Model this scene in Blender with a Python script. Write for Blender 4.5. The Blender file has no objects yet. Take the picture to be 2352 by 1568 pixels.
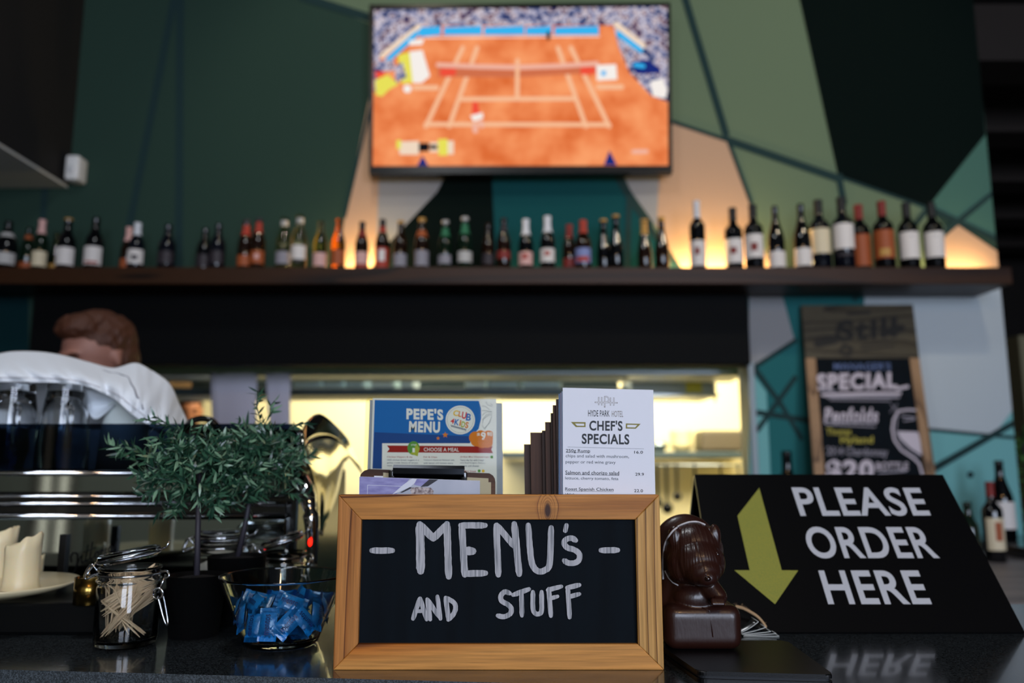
import bpy, bmesh, math, random
from mathutils import Vector, Matrix, noise
S = bpy.context.scene
C = S.collection
# ------------------------------------------------------------------ camera, world, exposure, window light
F = 2352 * 28 / 36.0            # focal length in pixels (28 mm on a 36 mm sensor)
PITCH = math.radians(8.6)
CAM = Vector((0, 0, 1.26))
cd = bpy.data.cameras.new('camera'); cam = bpy.data.objects.new('camera', cd); C.objects.link(cam)
cd.lens = 28; cd.sensor_width = 36; cd.sensor_fit = 'HORIZONTAL'; cd.clip_start = 0.05; cd.clip_end = 60
cam.location = CAM; cam.rotation_euler = (math.pi / 2 + PITCH, 0, 0)
cd.dof.use_dof = True; cd.dof.focus_distance = 0.815; cd.dof.aperture_fstop = 3.3; cd.dof.aperture_blades = 8
S.camera = cam
S.cycles.transparent_max_bounces = 48
S.view_settings.view_transform = 'Standard'; S.view_settings.look = 'None'
S.view_settings.exposure = 0.0; S.view_settings.gamma = 1.0; S.view_settings.use_curve_mapping = False
w = bpy.data.worlds.new('world'); S.world = w; w.use_nodes = True
w.node_tree.nodes['Background'].inputs[0].default_value = (0.55, 0.8, 0.85, 1)
w.node_tree.nodes['Background'].inputs[1].default_value = 0.02

def lamp(name, kind, loc, energy, color, size=0.1, size_y=None, aim=None, spot=None):
    l = bpy.data.lights.new(name, kind); o = bpy.data.objects.new(name, l); C.objects.link(o)
    l.energy = energy; l.color = color; o.location = loc
    if kind == 'AREA':
        l.size = size
        if size_y: l.shape = 'RECTANGLE'; l.size_y = size_y
    else: l.shadow_soft_size = size
    if spot: l.spot_size = math.radians(spot); l.spot_blend = 0.7
    if aim is not None:
        o.rotation_euler = (Vector(aim) - Vector(loc)).to_track_quat('-Z', 'Y').to_euler()
    return o
WIN_STRENGTH = 15.0
# daylight through the street windows behind the camera comes from the emissive panes of the two wide windows below
lamp('ceiling_spot', 'SPOT', (1.9, 1.4, 4.0), 70, (1.0, 0.86, 0.62), 0.05, aim=(1.25, 3.7, 2.9), spot=70)
lamp('ceiling_spot', 'SPOT', (-0.55, 2.2, 4.0), 28, (1.0, 0.88, 0.66), 0.05, aim=(-0.6, 3.7, 3.0), spot=75)
lamp('pendant_glow', 'POINT', (0.3, -1.3, 3.1), 22, (1.0, 0.6, 0.28), 0.06)
lamp('pendant_glow', 'POINT', (0.75, -1.5, 3.1), 22, (1.0, 0.6, 0.28), 0.06)
lamp('street_wall_fill', 'AREA', (-2.4, -2.6, 3.9), 90, (1.0, 0.95, 0.86), 1.2, aim=(-2.6, -5.1, 1.2))  # unseen fill added so the street wall looks lit in the mirror panels
lamp('bar_downlight', 'AREA', (-0.6, 1.0, 4.1), 22, (0.92, 0.96, 1.0), 0.5, aim=(-0.6, 1.3, 1.2))
lamp('kitchen_light', 'AREA', (0.2, 5.0, 2.45), 130, (1.0, 0.92, 0.68), 3.6, 0.9, aim=(0.2, 5.6, 1.3))
lamp('kitchen_light', 'AREA', (0.2, 4.9, 1.95), 60, (1.0, 0.93, 0.7), 3.4, 0.25, aim=(0.2, 6.3, 1.5))

# ------------------------------------------------------------------ pixel rays -> points of the place
cp, sp_ = math.cos(PITCH), math.sin(PITCH)
def ray(px, py):
    u = (px - 1176) / F; v = (py - 784) / F
    return Vector((u, cp + v * sp_, sp_ - v * cp))
def atY(px, py, Y): d = ray(px, py); return CAM + d * (Y / d.y)
def atZ(px, py, Z): d = ray(px, py); return CAM + d * ((Z - CAM.z) / d.z)
class Plane:
    def __init__(s, P, N):
        s.P = Vector(P); s.N = Vector(N).normalized()
        if s.N.dot(CAM - s.P) < 0: s.N = -s.N
    def pt(s, px, py, lift=0.0):
        d = ray(px, py); k = (s.P - CAM).dot(s.N) / d.dot(s.N)
        return CAM + d * k + s.N * lift
def planeY(Y): return Plane((0, Y, 1), (0, -1, 0))

# ------------------------------------------------------------------ materials
def lin(h):
    if isinstance(h, (tuple, list)): return tuple(h[:3])
    h = h.lstrip('#'); o = []
    for i in (0, 2, 4):
        c = int(h[i:i+2], 16) / 255
        o.append(c / 12.92 if c <= 0.04045 else ((c + 0.055) / 1.055) ** 2.4)
    return tuple(o)
def mat(name, col, rough=0.6, metal=0.0, coat=0.0, spec=0.5, emit=None, estr=1.0, bump=None, vary=None, sss=0.0, sheen=0.0):
    m = bpy.data.materials.new(name); m.use_nodes = True
    nt = m.node_tree; b = nt.nodes['Principled BSDF']; c = lin(col)
    b.inputs['Base Color'].default_value = (*c, 1); b.inputs['Roughness'].default_value = rough
    b.inputs['Metallic'].default_value = metal; b.inputs['Coat Weight'].default_value = coat
    b.inputs['Coat Roughness'].default_value = 0.06; b.inputs['Specular IOR Level'].default_value = spec
    if sss: b.inputs['Subsurface Weight'].default_value = sss; b.inputs['Subsurface Radius'].default_value = (0.01, 0.005, 0.003)
    if sheen: b.inputs['Sheen Weight'].default_value = sheen
    if emit is not None:
        b.inputs['Emission Color'].default_value = (*lin(emit), 1); b.inputs['Emission Strength'].default_value = estr
    if vary or bump:
        tc = nt.nodes.new('ShaderNodeTexCoord'); mp = nt.nodes.new('ShaderNodeMapping'); nt.links.new(tc.outputs['Object'], mp.inputs[0])
        n = nt.nodes.new('ShaderNodeTexNoise'); nt.links.new(mp.outputs[0], n.inputs['Vector']); n.inputs['Detail'].default_value = 4
        sc = (bump or vary)[0]; mp.inputs['Scale'].default_value = sc if isinstance(sc, tuple) else (sc, sc, sc); n.inputs['Scale'].default_value = 1
        if vary:
            r = nt.nodes.new('ShaderNodeMix'); r.data_type = 'RGBA'; d = lin(vary[1])
            rg = nt.nodes.new('ShaderNodeMapRange'); rg.inputs[1].default_value = 0.35; rg.inputs[2].default_value = 0.65
            if bump:
                n2 = nt.nodes.new('ShaderNodeTexNoise'); n2.inputs['Detail'].default_value = 4; mp2 = nt.nodes.new('ShaderNodeMapping')
                nt.links.new(tc.outputs['Object'], mp2.inputs[0]); nt.links.new(mp2.outputs[0], n2.inputs['Vector']); n2.inputs['Scale'].default_value = 1
                sv = vary[0]; mp2.inputs['Scale'].default_value = sv if isinstance(sv, tuple) else (sv, sv, sv)
                nt.links.new(n2.outputs[0], rg.inputs[0])
            else: nt.links.new(n.outputs[0], rg.inputs[0])
            nt.links.new(rg.outputs[0], r.inputs[0])
            r.inputs[6].default_value = (*c, 1); r.inputs[7].default_value = (*d, 1); nt.links.new(r.outputs[2], b.inputs['Base Color'])
        if bump:
            bp = nt.nodes.new('ShaderNodeBump'); bp.inputs['Strength'].default_value = bump[1]; bp.inputs['Distance'].default_value = bump[2] if len(bump) > 2 else 0.002
            nt.links.new(n.outputs[0], bp.inputs['Height']); nt.links.new(bp.outputs[0], b.inputs['Normal'])
    return m
def glassy(name, tint=(1, 1, 1), refl=1.0, edge=0.35, ior=1.5):
    """clear pane or vessel: light passes through, fresnel reflection, rims slightly dark where the wall is seen edge-on"""
    m = bpy.data.materials.new(name); m.use_nodes = True; nt = m.node_tree; nt.nodes.clear()
    out = nt.nodes.new('ShaderNodeOutputMaterial'); tr = nt.nodes.new('ShaderNodeBsdfTransparent'); gl = nt.nodes.new('ShaderNodeBsdfGlossy')
    gl.inputs['Roughness'].default_value = 0.03; mx = nt.nodes.new('ShaderNodeMixShader'); fr = nt.nodes.new('ShaderNodeFresnel'); fr.inputs[0].default_value = ior
    lw = nt.nodes.new('ShaderNodeLayerWeight'); lw.inputs[0].default_value = 0.4
    mc = nt.nodes.new('ShaderNodeMix'); mc.data_type = 'RGBA'; t = lin(tint)
    mc.inputs[6].default_value = (*t, 1); mc.inputs[7].default_value = (t[0] * edge * .8, t[1] * edge, t[2] * edge, 1)
    pw = nt.nodes.new('ShaderNodeMath'); pw.operation = 'POWER'; pw.inputs[1].default_value = 2.5; nt.links.new(lw.outputs['Facing'], pw.inputs[0]); nt.links.new(pw.outputs[0], mc.inputs[0]); nt.links.new(mc.outputs[2], tr.inputs[0])
    mu = nt.nodes.new('ShaderNodeMath'); mu.operation = 'MULTIPLY'; mu.inputs[1].default_value = refl
    ge = nt.nodes.new('ShaderNodeNewGeometry'); bk = nt.nodes.new('ShaderNodeMath'); bk.operation = 'MULTIPLY_ADD'; bk.inputs[1].default_value = -refl; bk.inputs[2].default_value = refl
    nt.links.new(ge.outputs['Backfacing'], bk.inputs[0]); nt.links.new(bk.outputs[0], mu.inputs[1])   # no total reflection on the inner side of a wall
    nt.links.new(fr.outputs[0], mu.inputs[0]); nt.links.new(mu.outputs[0], mx.inputs[0])
    nt.links.new(tr.outputs[0], mx.inputs[1]); nt.links.new(gl.outputs[0], mx.inputs[2]); nt.links.new(mx.outputs[0], out.inputs[0])
    return m
def realglass(name, tint, rough=0.0):
    m = mat(name, tint, rough); b = m.node_tree.nodes['Principled BSDF']; b.inputs['Transmission Weight'].default_value = 1.0; b.inputs['IOR'].default_value = 1.48
    return m
def emis(name, col, s=1.0, noise_=None):
    m = bpy.data.materials.new(name); m.use_nodes = True; nt = m.node_tree; nt.nodes.clear()
    out = nt.nodes.new('ShaderNodeOutputMaterial'); e = nt.nodes.new('ShaderNodeEmission'); nt.links.new(e.outputs[0], out.inputs[0])
    e.inputs[0].default_value = (*lin(col), 1); e.inputs[1].default_value = s
    if noise_:
        tc = nt.nodes.new('ShaderNodeTexCoord'); n = nt.nodes.new('ShaderNodeTexNoise'); n.inputs['Scale'].default_value = noise_[0]; n.inputs['Detail'].default_value = 3
        nt.links.new(tc.outputs['Object'], n.inputs['Vector']); r = nt.nodes.new('ShaderNodeValToRGB'); nt.links.new(n.outputs[0], r.inputs[0])
        el = r.color_ramp.elements
        while len(el) < len(noise_[1]): el.new(0.5)
        for i, c in enumerate(noise_[1]):
            el[i].position = 0.32 + 0.36 * i / (len(noise_[1]) - 1); el[i].color = (*lin(c), 1)
        nt.links.new(r.outputs[0], e.inputs[0])
    return m
def woodmat(name, light, dark, line, axis='X', knot=None, rings=7.0, stretch=9.0, rough=0.5, scale=6.0, off=0.0):
    """sawn softwood: contour lines of a stretched noise field, fine fibres, optional knot"""
    m = bpy.data.materials.new(name); m.use_nodes = True; nt = m.node_tree; b = nt.nodes['Principled BSDF']; L = nt.links
    tc = nt.nodes.new('ShaderNodeTexCoord'); mp = nt.nodes.new('ShaderNodeMapping'); L.new(tc.outputs['Object'], mp.inputs[0])
    s = {'X': (scale / stretch, scale, scale), 'Z': (scale, scale, scale / stretch), 'Y': (scale, scale / stretch, scale)}[axis]
    mp.inputs['Scale'].default_value = s; mp.inputs['Location'].default_value = (off, off * 1.7, off * .6)
    n = nt.nodes.new('ShaderNodeTexNoise'); n.inputs['Scale'].default_value = 1.6; n.inputs['Detail'].default_value = 1.2; n.inputs['Roughness'].default_value = 0.35
    L.new(mp.outputs[0], n.inputs['Vector']); val = n.outputs[0]
    if knot:
        vd = nt.nodes.new('ShaderNodeVectorMath'); vd.operation = 'SUBTRACT'; vd.inputs[1].default_value = knot; L.new(tc.outputs['Object'], vd.inputs[0])
        vs = nt.nodes.new('ShaderNodeVectorMath'); vs.operation = 'MULTIPLY'; vs.inputs[1].default_value = (210, 0, 90); L.new(vd.outputs[0], vs.inputs[0])
        ln = nt.nodes.new('ShaderNodeVectorMath'); ln.operation = 'LENGTH'; L.new(vs.outputs[0], ln.inputs[0])
        sq = nt.nodes.new('ShaderNodeMath'); sq.operation = 'MULTIPLY'; L.new(ln.outputs['Value'], sq.inputs[0]); L.new(ln.outputs['Value'], sq.inputs[1])
        ng = nt.nodes.new('ShaderNodeMath'); ng.operation = 'MULTIPLY'; ng.inputs[1].default_value = -0.55; L.new(sq.outputs[0], ng.inputs[0])
        ex = nt.nodes.new('ShaderNodeMath'); ex.operation = 'EXPONENT'; L.new(ng.outputs[0], ex.inputs[0]); kv = ex.outputs[0]
        ma = nt.nodes.new('ShaderNodeMath'); ma.operation = 'MULTIPLY_ADD'; ma.inputs[1].default_value = 0.42; L.new(kv, ma.inputs[0]); L.new(val, ma.inputs[2]); val = ma.outputs[0]
    mu = nt.nodes.new('ShaderNodeMath'); mu.operation = 'MULTIPLY'; mu.inputs[1].default_value = rings; L.new(val, mu.inputs[0])
    fr = nt.nodes.new('ShaderNodeMath'); fr.operation = 'FRACT'; L.new(mu.outputs[0], fr.inputs[0])
    r = nt.nodes.new('ShaderNodeValToRGB'); L.new(fr.outputs[0], r.inputs[0]); e = r.color_ramp.elements
    e[0].position = 0.0; e[0].color = (*lin(light), 1); e[1].position = 1.0; e[1].color = (*lin(light), 1)
    for p, c in ((0.55, light), (0.86, dark), (0.94, line), (0.97, line)):
        q = e.new(p); q.color = (*lin(c), 1)
    mp2 = nt.nodes.new('ShaderNodeMapping'); L.new(tc.outputs['Object'], mp2.inputs[0]); g = 420
    mp2.inputs['Scale'].default_value = {'X': (14, g, g), 'Z': (g, g, 14), 'Y': (g, 14, g)}[axis]
    f = nt.nodes.new('ShaderNodeTexNoise'); f.inputs['Scale'].default_value = 1; f.inputs['Detail'].default_value = 3; L.new(mp2.outputs[0], f.inputs['Vector'])
    mr = nt.nodes.new('ShaderNodeMapRange'); mr.inputs[1].default_value = .3; mr.inputs[2].default_value = .7; mr.inputs[3].default_value = 0.72; mr.inputs[4].default_value = 1.12; L.new(f.outputs[0], mr.inputs[0])
    mm = nt.nodes.new('ShaderNodeMix'); mm.data_type = 'RGBA'; mm.blend_type = 'MULTIPLY'; mm.inputs[0].default_value = 1
    L.new(r.outputs[0], mm.inputs[6]); L.new(mr.outputs[0], mm.inputs[7]); col = mm.outputs[2]
    if knot:
        kr = nt.nodes.new('ShaderNodeMapRange'); kr.inputs[1].default_value = 0.62; kr.inputs[2].default_value = 0.9; L.new(kv, kr.inputs[0])
        km = nt.nodes.new('ShaderNodeMix'); km.data_type = 'RGBA'; L.new(kr.outputs[0], km.inputs[0]); L.new(col, km.inputs[6]); km.inputs[7].default_value = (*lin('3a1c0d'), 1); col = km.outputs[2]
    L.new(col, b.inputs['Base Color']); b.inputs['Roughness'].default_value = rough; b.inputs['Specular IOR Level'].default_value = .25
    bp = nt.nodes.new('ShaderNodeBump'); bp.inputs['Strength'].default_value = 0.25; bp.inputs['Distance'].default_value = 0.0006; L.new(f.outputs[0], bp.inputs['Height']); L.new(bp.outputs[0], b.inputs['Normal'])
    return m

# ------------------------------------------------------------------ mesh builder
ORG = {}
def origin(o):
    return ORG.get(o.name, Vector((0, 0, 0)))
def tag(o, label, cat=None, group=None, kind=None):
    if label: o['label'] = label
    if cat: o['category'] = cat
    if group: o['group'] = group
    if kind: o['kind'] = kind
    return o
def thing(name, label, cat, loc, group=None):
    o = bpy.data.objects.new(name, None); C.objects.link(o); o.location = loc; o.empty_display_size = 0.03
    ORG[o.name] = Vector(loc); return tag(o, label, cat, group)
class MB:
    def __init__(s): s.v = []; s.f = []; s.m = []; s.sm = []
    def add(s, vs, fs, mi=0, smooth=False):
        n = len(s.v); s.v += [Vector(p) for p in vs]
        for f in fs: s.f.append(tuple(i + n for i in f)); s.m.append(mi); s.sm.append(smooth)
    def bm(s, b, mi=0, smooth=False, M=None):
        b.verts.ensure_lookup_table(); b.verts.index_update()
        s.add([(M @ v.co) if M else v.co.copy() for v in b.verts], [[v.index for v in f.verts] for f in b.faces], mi, smooth); b.free(); return s
    def box(s, lo, hi, mi=0, bevel=0.0, M=None, seg=2):
        b = bmesh.new(); bmesh.ops.create_cube(b, size=1); lo = Vector(lo); hi = Vector(hi); d = hi - lo
        for v in b.verts: v.co = Vector((v.co.x * d.x, v.co.y * d.y, v.co.z * d.z)) + (lo + hi) / 2
        if bevel: bmesh.ops.bevel(b, geom=b.edges[:], offset=bevel, segments=seg, affect='EDGES', profile=0.5)
        return s.bm(b, mi, bool(bevel) and seg > 2, M)
    def lathe(s, prof, c=(0, 0, 0), seg=32, mi=0, smooth=True, M=None, a0=0, a1=2 * math.pi):
        full = abs(a1 - a0 - 2 * math.pi) < 1e-6; n = seg if full else seg + 1; c = Vector(c); vs = []
        for r, z in prof:
            for i in range(n):
                a = a0 + (a1 - a0) * i / seg; p = c + Vector((r * math.cos(a), r * math.sin(a), z)); vs.append(M @ p if M else p)
        fs = []
        for j in range(len(prof) - 1):
            for i in range(seg):
                k = (i + 1) % n; fs.append((j * n + i, j * n + k, (j + 1) * n + k, (j + 1) * n + i))
        s.add(vs, fs, mi, smooth); return s
    def tube(s, pts, r, seg=10, mi=0, closed=False, caps=True, smooth=True):
        pts = [Vector(p) for p in pts]; n = len(pts); rs = r if isinstance(r, (list, tuple)) else [r] * n; vs = []; fs = []; up = None
        for i, p in enumerate(pts):
            if closed: t = (pts[(i + 1) % n] - pts[i - 1]).normalized()
            else: t = (pts[min(i + 1, n - 1)] - pts[max(i - 1, 0)]).normalized()
            if up is None: up = Vector((0, 0, 1)) if abs(t.z) < 0.9 else Vector((1, 0, 0))
            x = t.cross(up).normalized(); up = x.cross(t).normalized()
            for k in range(seg):
                a = 2 * math.pi * k / seg; vs.append(p + (x * math.cos(a) + up * math.sin(a)) * rs[i])
        for i in range(n if closed else n - 1):
            j = (i + 1) % n
            for k in range(seg): fs.append((i * seg + k, i * seg + (k + 1) % seg, j * seg + (k + 1) % seg, j * seg + k))
        if caps and not closed: fs.append(tuple(range(seg - 1, -1, -1))); fs.append(tuple((n - 1) * seg + k for k in range(seg)))
        s.add(vs, fs, mi, smooth); return s
    def poly(s, pts, mi=0): s.add(pts, [tuple(range(len(pts)))], mi); return s
    def prism(s, pts, off, mi=0):
        pts = [Vector(p) for p in pts]; off = Vector(off); n = len(pts)
        s.add(pts + [p + off for p in pts], [tuple(range(n)), tuple(range(2 * n - 1, n - 1, -1))] + [(i, (i + 1) % n, n + (i + 1) % n, n + i) for i in range(n)], mi); return s
    def grid(s, rows, mi=0, smooth=True):
        n = len(rows[0]); s.add([p for r in rows for p in r], [(j * n + i, j * n + i + 1, (j + 1) * n + i + 1, (j + 1) * n + i) for j in range(len(rows) - 1) for i in range(n - 1)], mi, smooth); return s
    def ell(s, c, r, mi=0, sub=3, M=None):
        b = bmesh.new(); bmesh.ops.create_icosphere(b, subdivisions=sub, radius=1)
        for v in b.verts:
            p = Vector((v.co.x * r[0], v.co.y * r[1], v.co.z * r[2])); v.co = (M @ p if M else p) + Vector(c)
        return s.bm(b, mi, True)
    def cap(s, p0, p1, r0, r1, mi=0, seg=14):
        p0 = Vector(p0); p1 = Vector(p1); s.tube([p0, p1], [r0, r1], seg, mi); s.ell(p0, (r0,) * 3, mi, 2); s.ell(p1, (r1,) * 3, mi, 2); return s
    # drawing on a flat face of the place: px outlines carried by rays onto the plane
    nl = 0
    def ppoly(s, pl, pts, mi=0, lift=0.0):
        s.nl += 1; return s.poly([pl.pt(x, y, lift + (s.nl % 12) * 2e-6) for x, y in pts], mi)   # overlapping strokes never share one plane
    def circ(s, pl, x, y, rx, ry=None, mi=0, lift=0.0, n=28):
        ry = ry or rx; return s.ppoly(pl, [(x + rx * math.cos(2 * math.pi * i / n), y + ry * math.sin(2 * math.pi * i / n)) for i in range(n)], mi, lift)
    def stroke(s, pl, pts, wd, mi=0, lift=0.0, round_=True):
        for i in range(len(pts) - 1):
            (x0, y0), (x1, y1) = pts[i], pts[i + 1]; d = math.hypot(x1 - x0, y1 - y0) or 1e-6; nx, ny = -(y1 - y0) / d * wd / 2, (x1 - x0) / d * wd / 2
            s.ppoly(pl, [(x0 + nx, y0 + ny), (x1 + nx, y1 + ny), (x1 - nx, y1 - ny), (x0 - nx, y0 - ny)], mi, lift)
        if round_:
            for x, y in (pts if round_ == 'all' or len(pts) > 2 else pts): s.circ(pl, x, y, wd / 2, None, mi, lift, 10)
        return s
    def text(s, pl, string, quad, mi=0, lift=0.0, bold=0.0):
        vs, fs = glyphs(string, bold); (ax, ay), (bx, by), (cx, cy), (dx, dy) = quad; P = []
        for u, v in vs:      # v up
            t = 1 - v; xt = ax + (bx - ax) * u; yt = ay + (by - ay) * u; xb = dx + (cx - dx) * u; yb = dy + (cy - dy) * u
            P.append(pl.pt(xt + (xb - xt) * t, yt + (yb - yt) * t, lift))
        s.add(P, fs, mi); return s
    def build(s, name, mats, parent=None, label=None, cat=None, group=None, kind=None, local=False, base=None):
        me = bpy.data.meshes.new(name)
        if parent is not None: o0 = Vector((0, 0, 0)) if local else origin(parent)
        elif base is not None: o0 = Vector(base)
        elif local: o0 = Vector((0, 0, 0))
        else:
            xs = [p.x for p in s.v]; ys = [p.y for p in s.v]; o0 = Vector(((min(xs) + max(xs)) / 2, (min(ys) + max(ys)) / 2, min(p.z for p in s.v)))
        me.from_pydata([p - o0 for p in s.v], [], s.f)
        for mm in (mats if isinstance(mats, (list, tuple)) else [mats]): me.materials.append(mm)
        me.polygons.foreach_set('material_index', s.m); me.polygons.foreach_set('use_smooth', s.sm); me.update()
        bb = bmesh.new(); bb.from_mesh(me); bmesh.ops.recalc_face_normals(bb, faces=bb.faces); bb.to_mesh(me); bb.free()
        o = bpy.data.objects.new(name, me); C.objects.link(o)
        if parent is not None: o.parent = parent; ORG[o.name] = o0
        else: o.location = o0; ORG[o.name] = o0
        return tag(o, label, cat, group, kind)
_g = {}
def glyphs(string, bold):
    k = (string, bold)
    if k not in _g:
        cu = bpy.data.curves.new('t', 'FONT'); cu.body = string; cu.resolution_u = 6 if bold > .014 else 3; cu.offset = bold; cu.space_character = 1 + bold * 3
        o = bpy.data.objects.new('t', cu); C.objects.link(o); bpy.context.view_layer.update()
        me = bpy.data.meshes.new_from_object(o.evaluated_get(bpy.context.evaluated_depsgraph_get()))
        vs = [(v.co.x, v.co.y) for v in me.vertices]; fs = [tuple(p.vertices) for p in me.polygons]
        bpy.data.objects.remove(o); bpy.data.curves.remove(cu); bpy.data.meshes.remove(me)
        x0 = min(v[0] for v in vs); x1 = max(v[0] for v in vs); y0 = min(v[1] for v in vs); y1 = max(v[1] for v in vs)
        _g[k] = ([((x - x0) / (x1 - x0), (y - y0) / (y1 - y0)) for x, y in vs], fs)
    return _g[k]
def baked(o, mods):
    """apply modifiers given as (type, {settings}) and keep the result as the object's own mesh"""
    for t, kw in mods:
        m = o.modifiers.new(t, t)
        for k, v in kw.items(): setattr(m, k, v)
    bpy.context.view_layer.update()
    me = bpy.data.meshes.new_from_object(o.evaluated_get(bpy.context.evaluated_depsgraph_get()))
    o.modifiers.clear(); old = o.data; o.data = me; bpy.data.meshes.remove(old); return o
def smooth(o):
    for p in o.data.polygons: p.use_smooth = True
    return o
def dup(root, loc, rot=None, scale=None, label=None, group=None):
    r = root.copy(); C.objects.link(r); r.location = loc
    if rot is not None: r.rotation_euler = rot
    if scale is not None: r.scale = scale
    if label: r['label'] = label
    if group: r['group'] = group
    for ch in list(root.children):
        c = ch.copy(); C.objects.link(c); c.parent = r
        for gch in ch.children: d = gch.copy(); C.objects.link(d); d.parent = c
    return r
def smoothline(pts, n):
    """Catmull-Rom through pts, n samples"""
    P = [Vector(p) for p in pts]; P = [P[0] * 2 - P[1]] + P + [P[-1] * 2 - P[-2]]; out = []; m = len(P) - 3
    for i in range(n):
        t = i / (n - 1) * m; k = min(int(t), m - 1); t -= k; a, b, c, d = P[k:k+4]
        out.append(0.5 * ((2 * b) + (c - a) * t + (2 * a - 5 * b + 4 * c - d) * t * t + (3 * b - a - 3 * c + d) * t ** 3))
    return out
random.seed(7)
# ------------------------------------------------------------------ the room
WY = 3.72                                   # face of the back wall
wall = planeY(WY)
XR = atY(2288, 560, WY).x                   # right end of the painted wall
ZT = 4.3
M_dark = mat('dark_ceiling_paint', '16130f', 0.8)
M_floor = mat('dark_floor', '1c1a18', 0.5)
M_off = mat('dim_plaster', '2a2723', 0.9)
mb = MB(); mb.box((-5, -5.2, -0.1), (6.5, 9.2, 0)); mb.build('floor', M_floor, kind='structure', label='dark floor of the bar')
mb = MB(); mb.box((-5, -5.2, ZT), (6.5, 9.2, ZT + 0.1)); mb.build('ceiling', M_dark, kind='structure', label='dark ceiling')
mb = MB(); mb.box((-5.1, -5.2, 0), (-5, 9.2, ZT)); mb.build('wall_left', M_off, kind='structure', label='dim side wall')
mb = MB(); mb.box((6.5, -5.2, 0), (6.6, 9.2, ZT)); mb.build('wall_right', M_off, kind='structure', label='dim side wall of the next room')
mb = MB(); mb.box((-5, 9.2, 0), (6.5, 9.3, ZT)); mb.build('wall_far', mat('far_wall_dark', '17120f', 0.9), kind='structure', label='dark far wall beyond the bar')
# street wall behind the camera: two wide windows let the daylight in, a narrow first one stands in for a lamp
M_sky = emis('daylight_pane', 'dbe8ff', WIN_STRENGTH); M_mull = mat('window_bar', '111111', 0.5)
wins = [(-4.52, -4.18, 0.3, 3.4), (-0.3, 1.5, 1.2, 3.4), (2.2, 4.2, 0.8, 3.5)]
mb = MB(); xs = [-5.0] + [q for w_ in wins for q in w_[:2]] + [6.5]
for i in range(0, len(xs), 2): mb.box((xs[i], -5.2, 0), (xs[i + 1], -5.1, ZT))
for a, b, z0, z1 in wins: mb.box((a, -5.2, 0), (b, -5.1, z0)); mb.box((a, -5.2, z1), (b, -5.1, ZT))
mb.build('wall_behind', mat('street_wall', '8e948c', .9), kind='structure', label='street wall')
for i, (a, b, z0, z1) in enumerate(wins):
    fr = MB()
    nb = max(2, round((b - a) / 0.7))
    for k in range(nb + 1):
        x = a + (b - a) * k / nb; hw = .03 if i else .05; fr.box((x - hw, -5.16, z0), (x + hw, -5.08, z1))
    for z in (z0, z1 - .03, z0 + (z1 - z0) * .7): fr.box((a, -5.155, z), (b, -5.085, z + .03))
    o = fr.build('window_%d' % (i + 1), M_mull, kind='structure', label='street window')
    p = MB(); ms = M_sky if i else emis('lamp_strip_pane', 'f0e4cc', 2.2); p.add([(a, -5.12, z0), (b, -5.12, z0), (b, -5.12, z1), (a, -5.12, z1)], [(0, 1, 2, 3)]); p.build('pane', ms, o)  # narrow first pane stands in for a warm lamp mirrored in the machine
# ceiling beams of the next room
M_beam = mat('beam_brown', '1d130c', 0.7)
for i in range(5):
    mb = MB(); y = 4.3 + i * 1.0; mb.box((2.3, y, 3.55), (6.5, y + .3, 3.9)); mb.build('trim_%d' % (i + 1), M_beam, kind='structure', label='dark ceiling beam of the next room')

# ---- painted back wall: one mesh, colour fields and stripes as thin paint layers
wc = {}
def wm(n, c): wc[n] = mat('paint_' + n, c, 0.85, spec=.1, bump=((30, 30, 900), .25, .0008)); return n
names = [wm('green', '2d4239'), wm('sage', '66775f'), wm('stripe', '24393a'), wm('deep', '010d0b'), wm('teal', '10464a'), wm('cream', 'bc9a80'), wm('grey', '929294'), wm('lightteal', '74aeae'), wm('white', 'b8c0c4'), wm('sageteal', '456a60'), wm('midteal', '286668'), wm('bluegreen', '0a2a2e')]
ix = {n: i for i, n in enumerate(names)}
mb = MB()
hx0 = atY(68, 900, WY).x; hx1 = atY(1720, 900, WY).x; hz1 = atY(1176, 836, WY).z; hz0 = 0.92
for lo, hi in (((-4.2, WY, 0), (hx0, WY + .14, ZT)), ((hx1, WY, 0), (XR, WY + .14, ZT)), ((hx0, WY, hz1), (hx1, WY + .14, ZT)), ((hx0, WY, 0), (hx1, WY + .14, hz0))):
    mb.box(lo, hi, ix['green'])
def W(n, pts, lift): # px polygon painted on the wall, clamped to the wall's right end
    q = []; W.n += 1; lift += W.n * .00005
    for x, y in pts:
        p = wall.pt(x, y, lift)
        if p.x > XR - .001: p.x = XR - .001
        p.z = min(p.z, ZT - .01); q.append(p)
    mb.poly(q, ix[n])
W.n = 0
# above the shelf
W('sage', [(1535, -60), (1835, -60), (1925, 408), (1935, 470), (2200, 560), (2200, 640), (1500, 640), (1500, 200)], .001)
W('sage', [(1690, 430), (1925, 404), (2131, 476), (2205, 560), (2205, 640), (1500, 640)], .001)
W('sage', [(700, -60), (1560, -60), (1560, 230), (862, 60), (700, -4)], .001)
W('sageteal', [(2263, 305), (2330, 250), (2330, 545), (2290, 548), (2150, 490), (2100, 472)], .0015)
W('cream', [(850, 215), (792, 500), (772, 640), (866, 640), (878, 400), (890, 215)], .0015)
W('grey', [(878, 200), (1040, 380), (1004, 440), (895, 556), (840, 640), (862, 640)], .002)
W('deep', [(1040, 370), (1128, 370), (1141, 640), (835, 640), (895, 556), (1004, 440)], .0025)
W('teal', [(1128, 370), (1415, 370), (1462, 480), (1575, 640), (1141, 640)], .002)
W('grey', [(1415, 370), (1515, 370), (1508, 522), (1450, 440)], .0025)
W('cream', [(1500, 270), (1545, 281), (1672, 321), (1722, 458), (1775, 640), (1578, 640), (1508, 522), (1511, 400)], .002)
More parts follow.
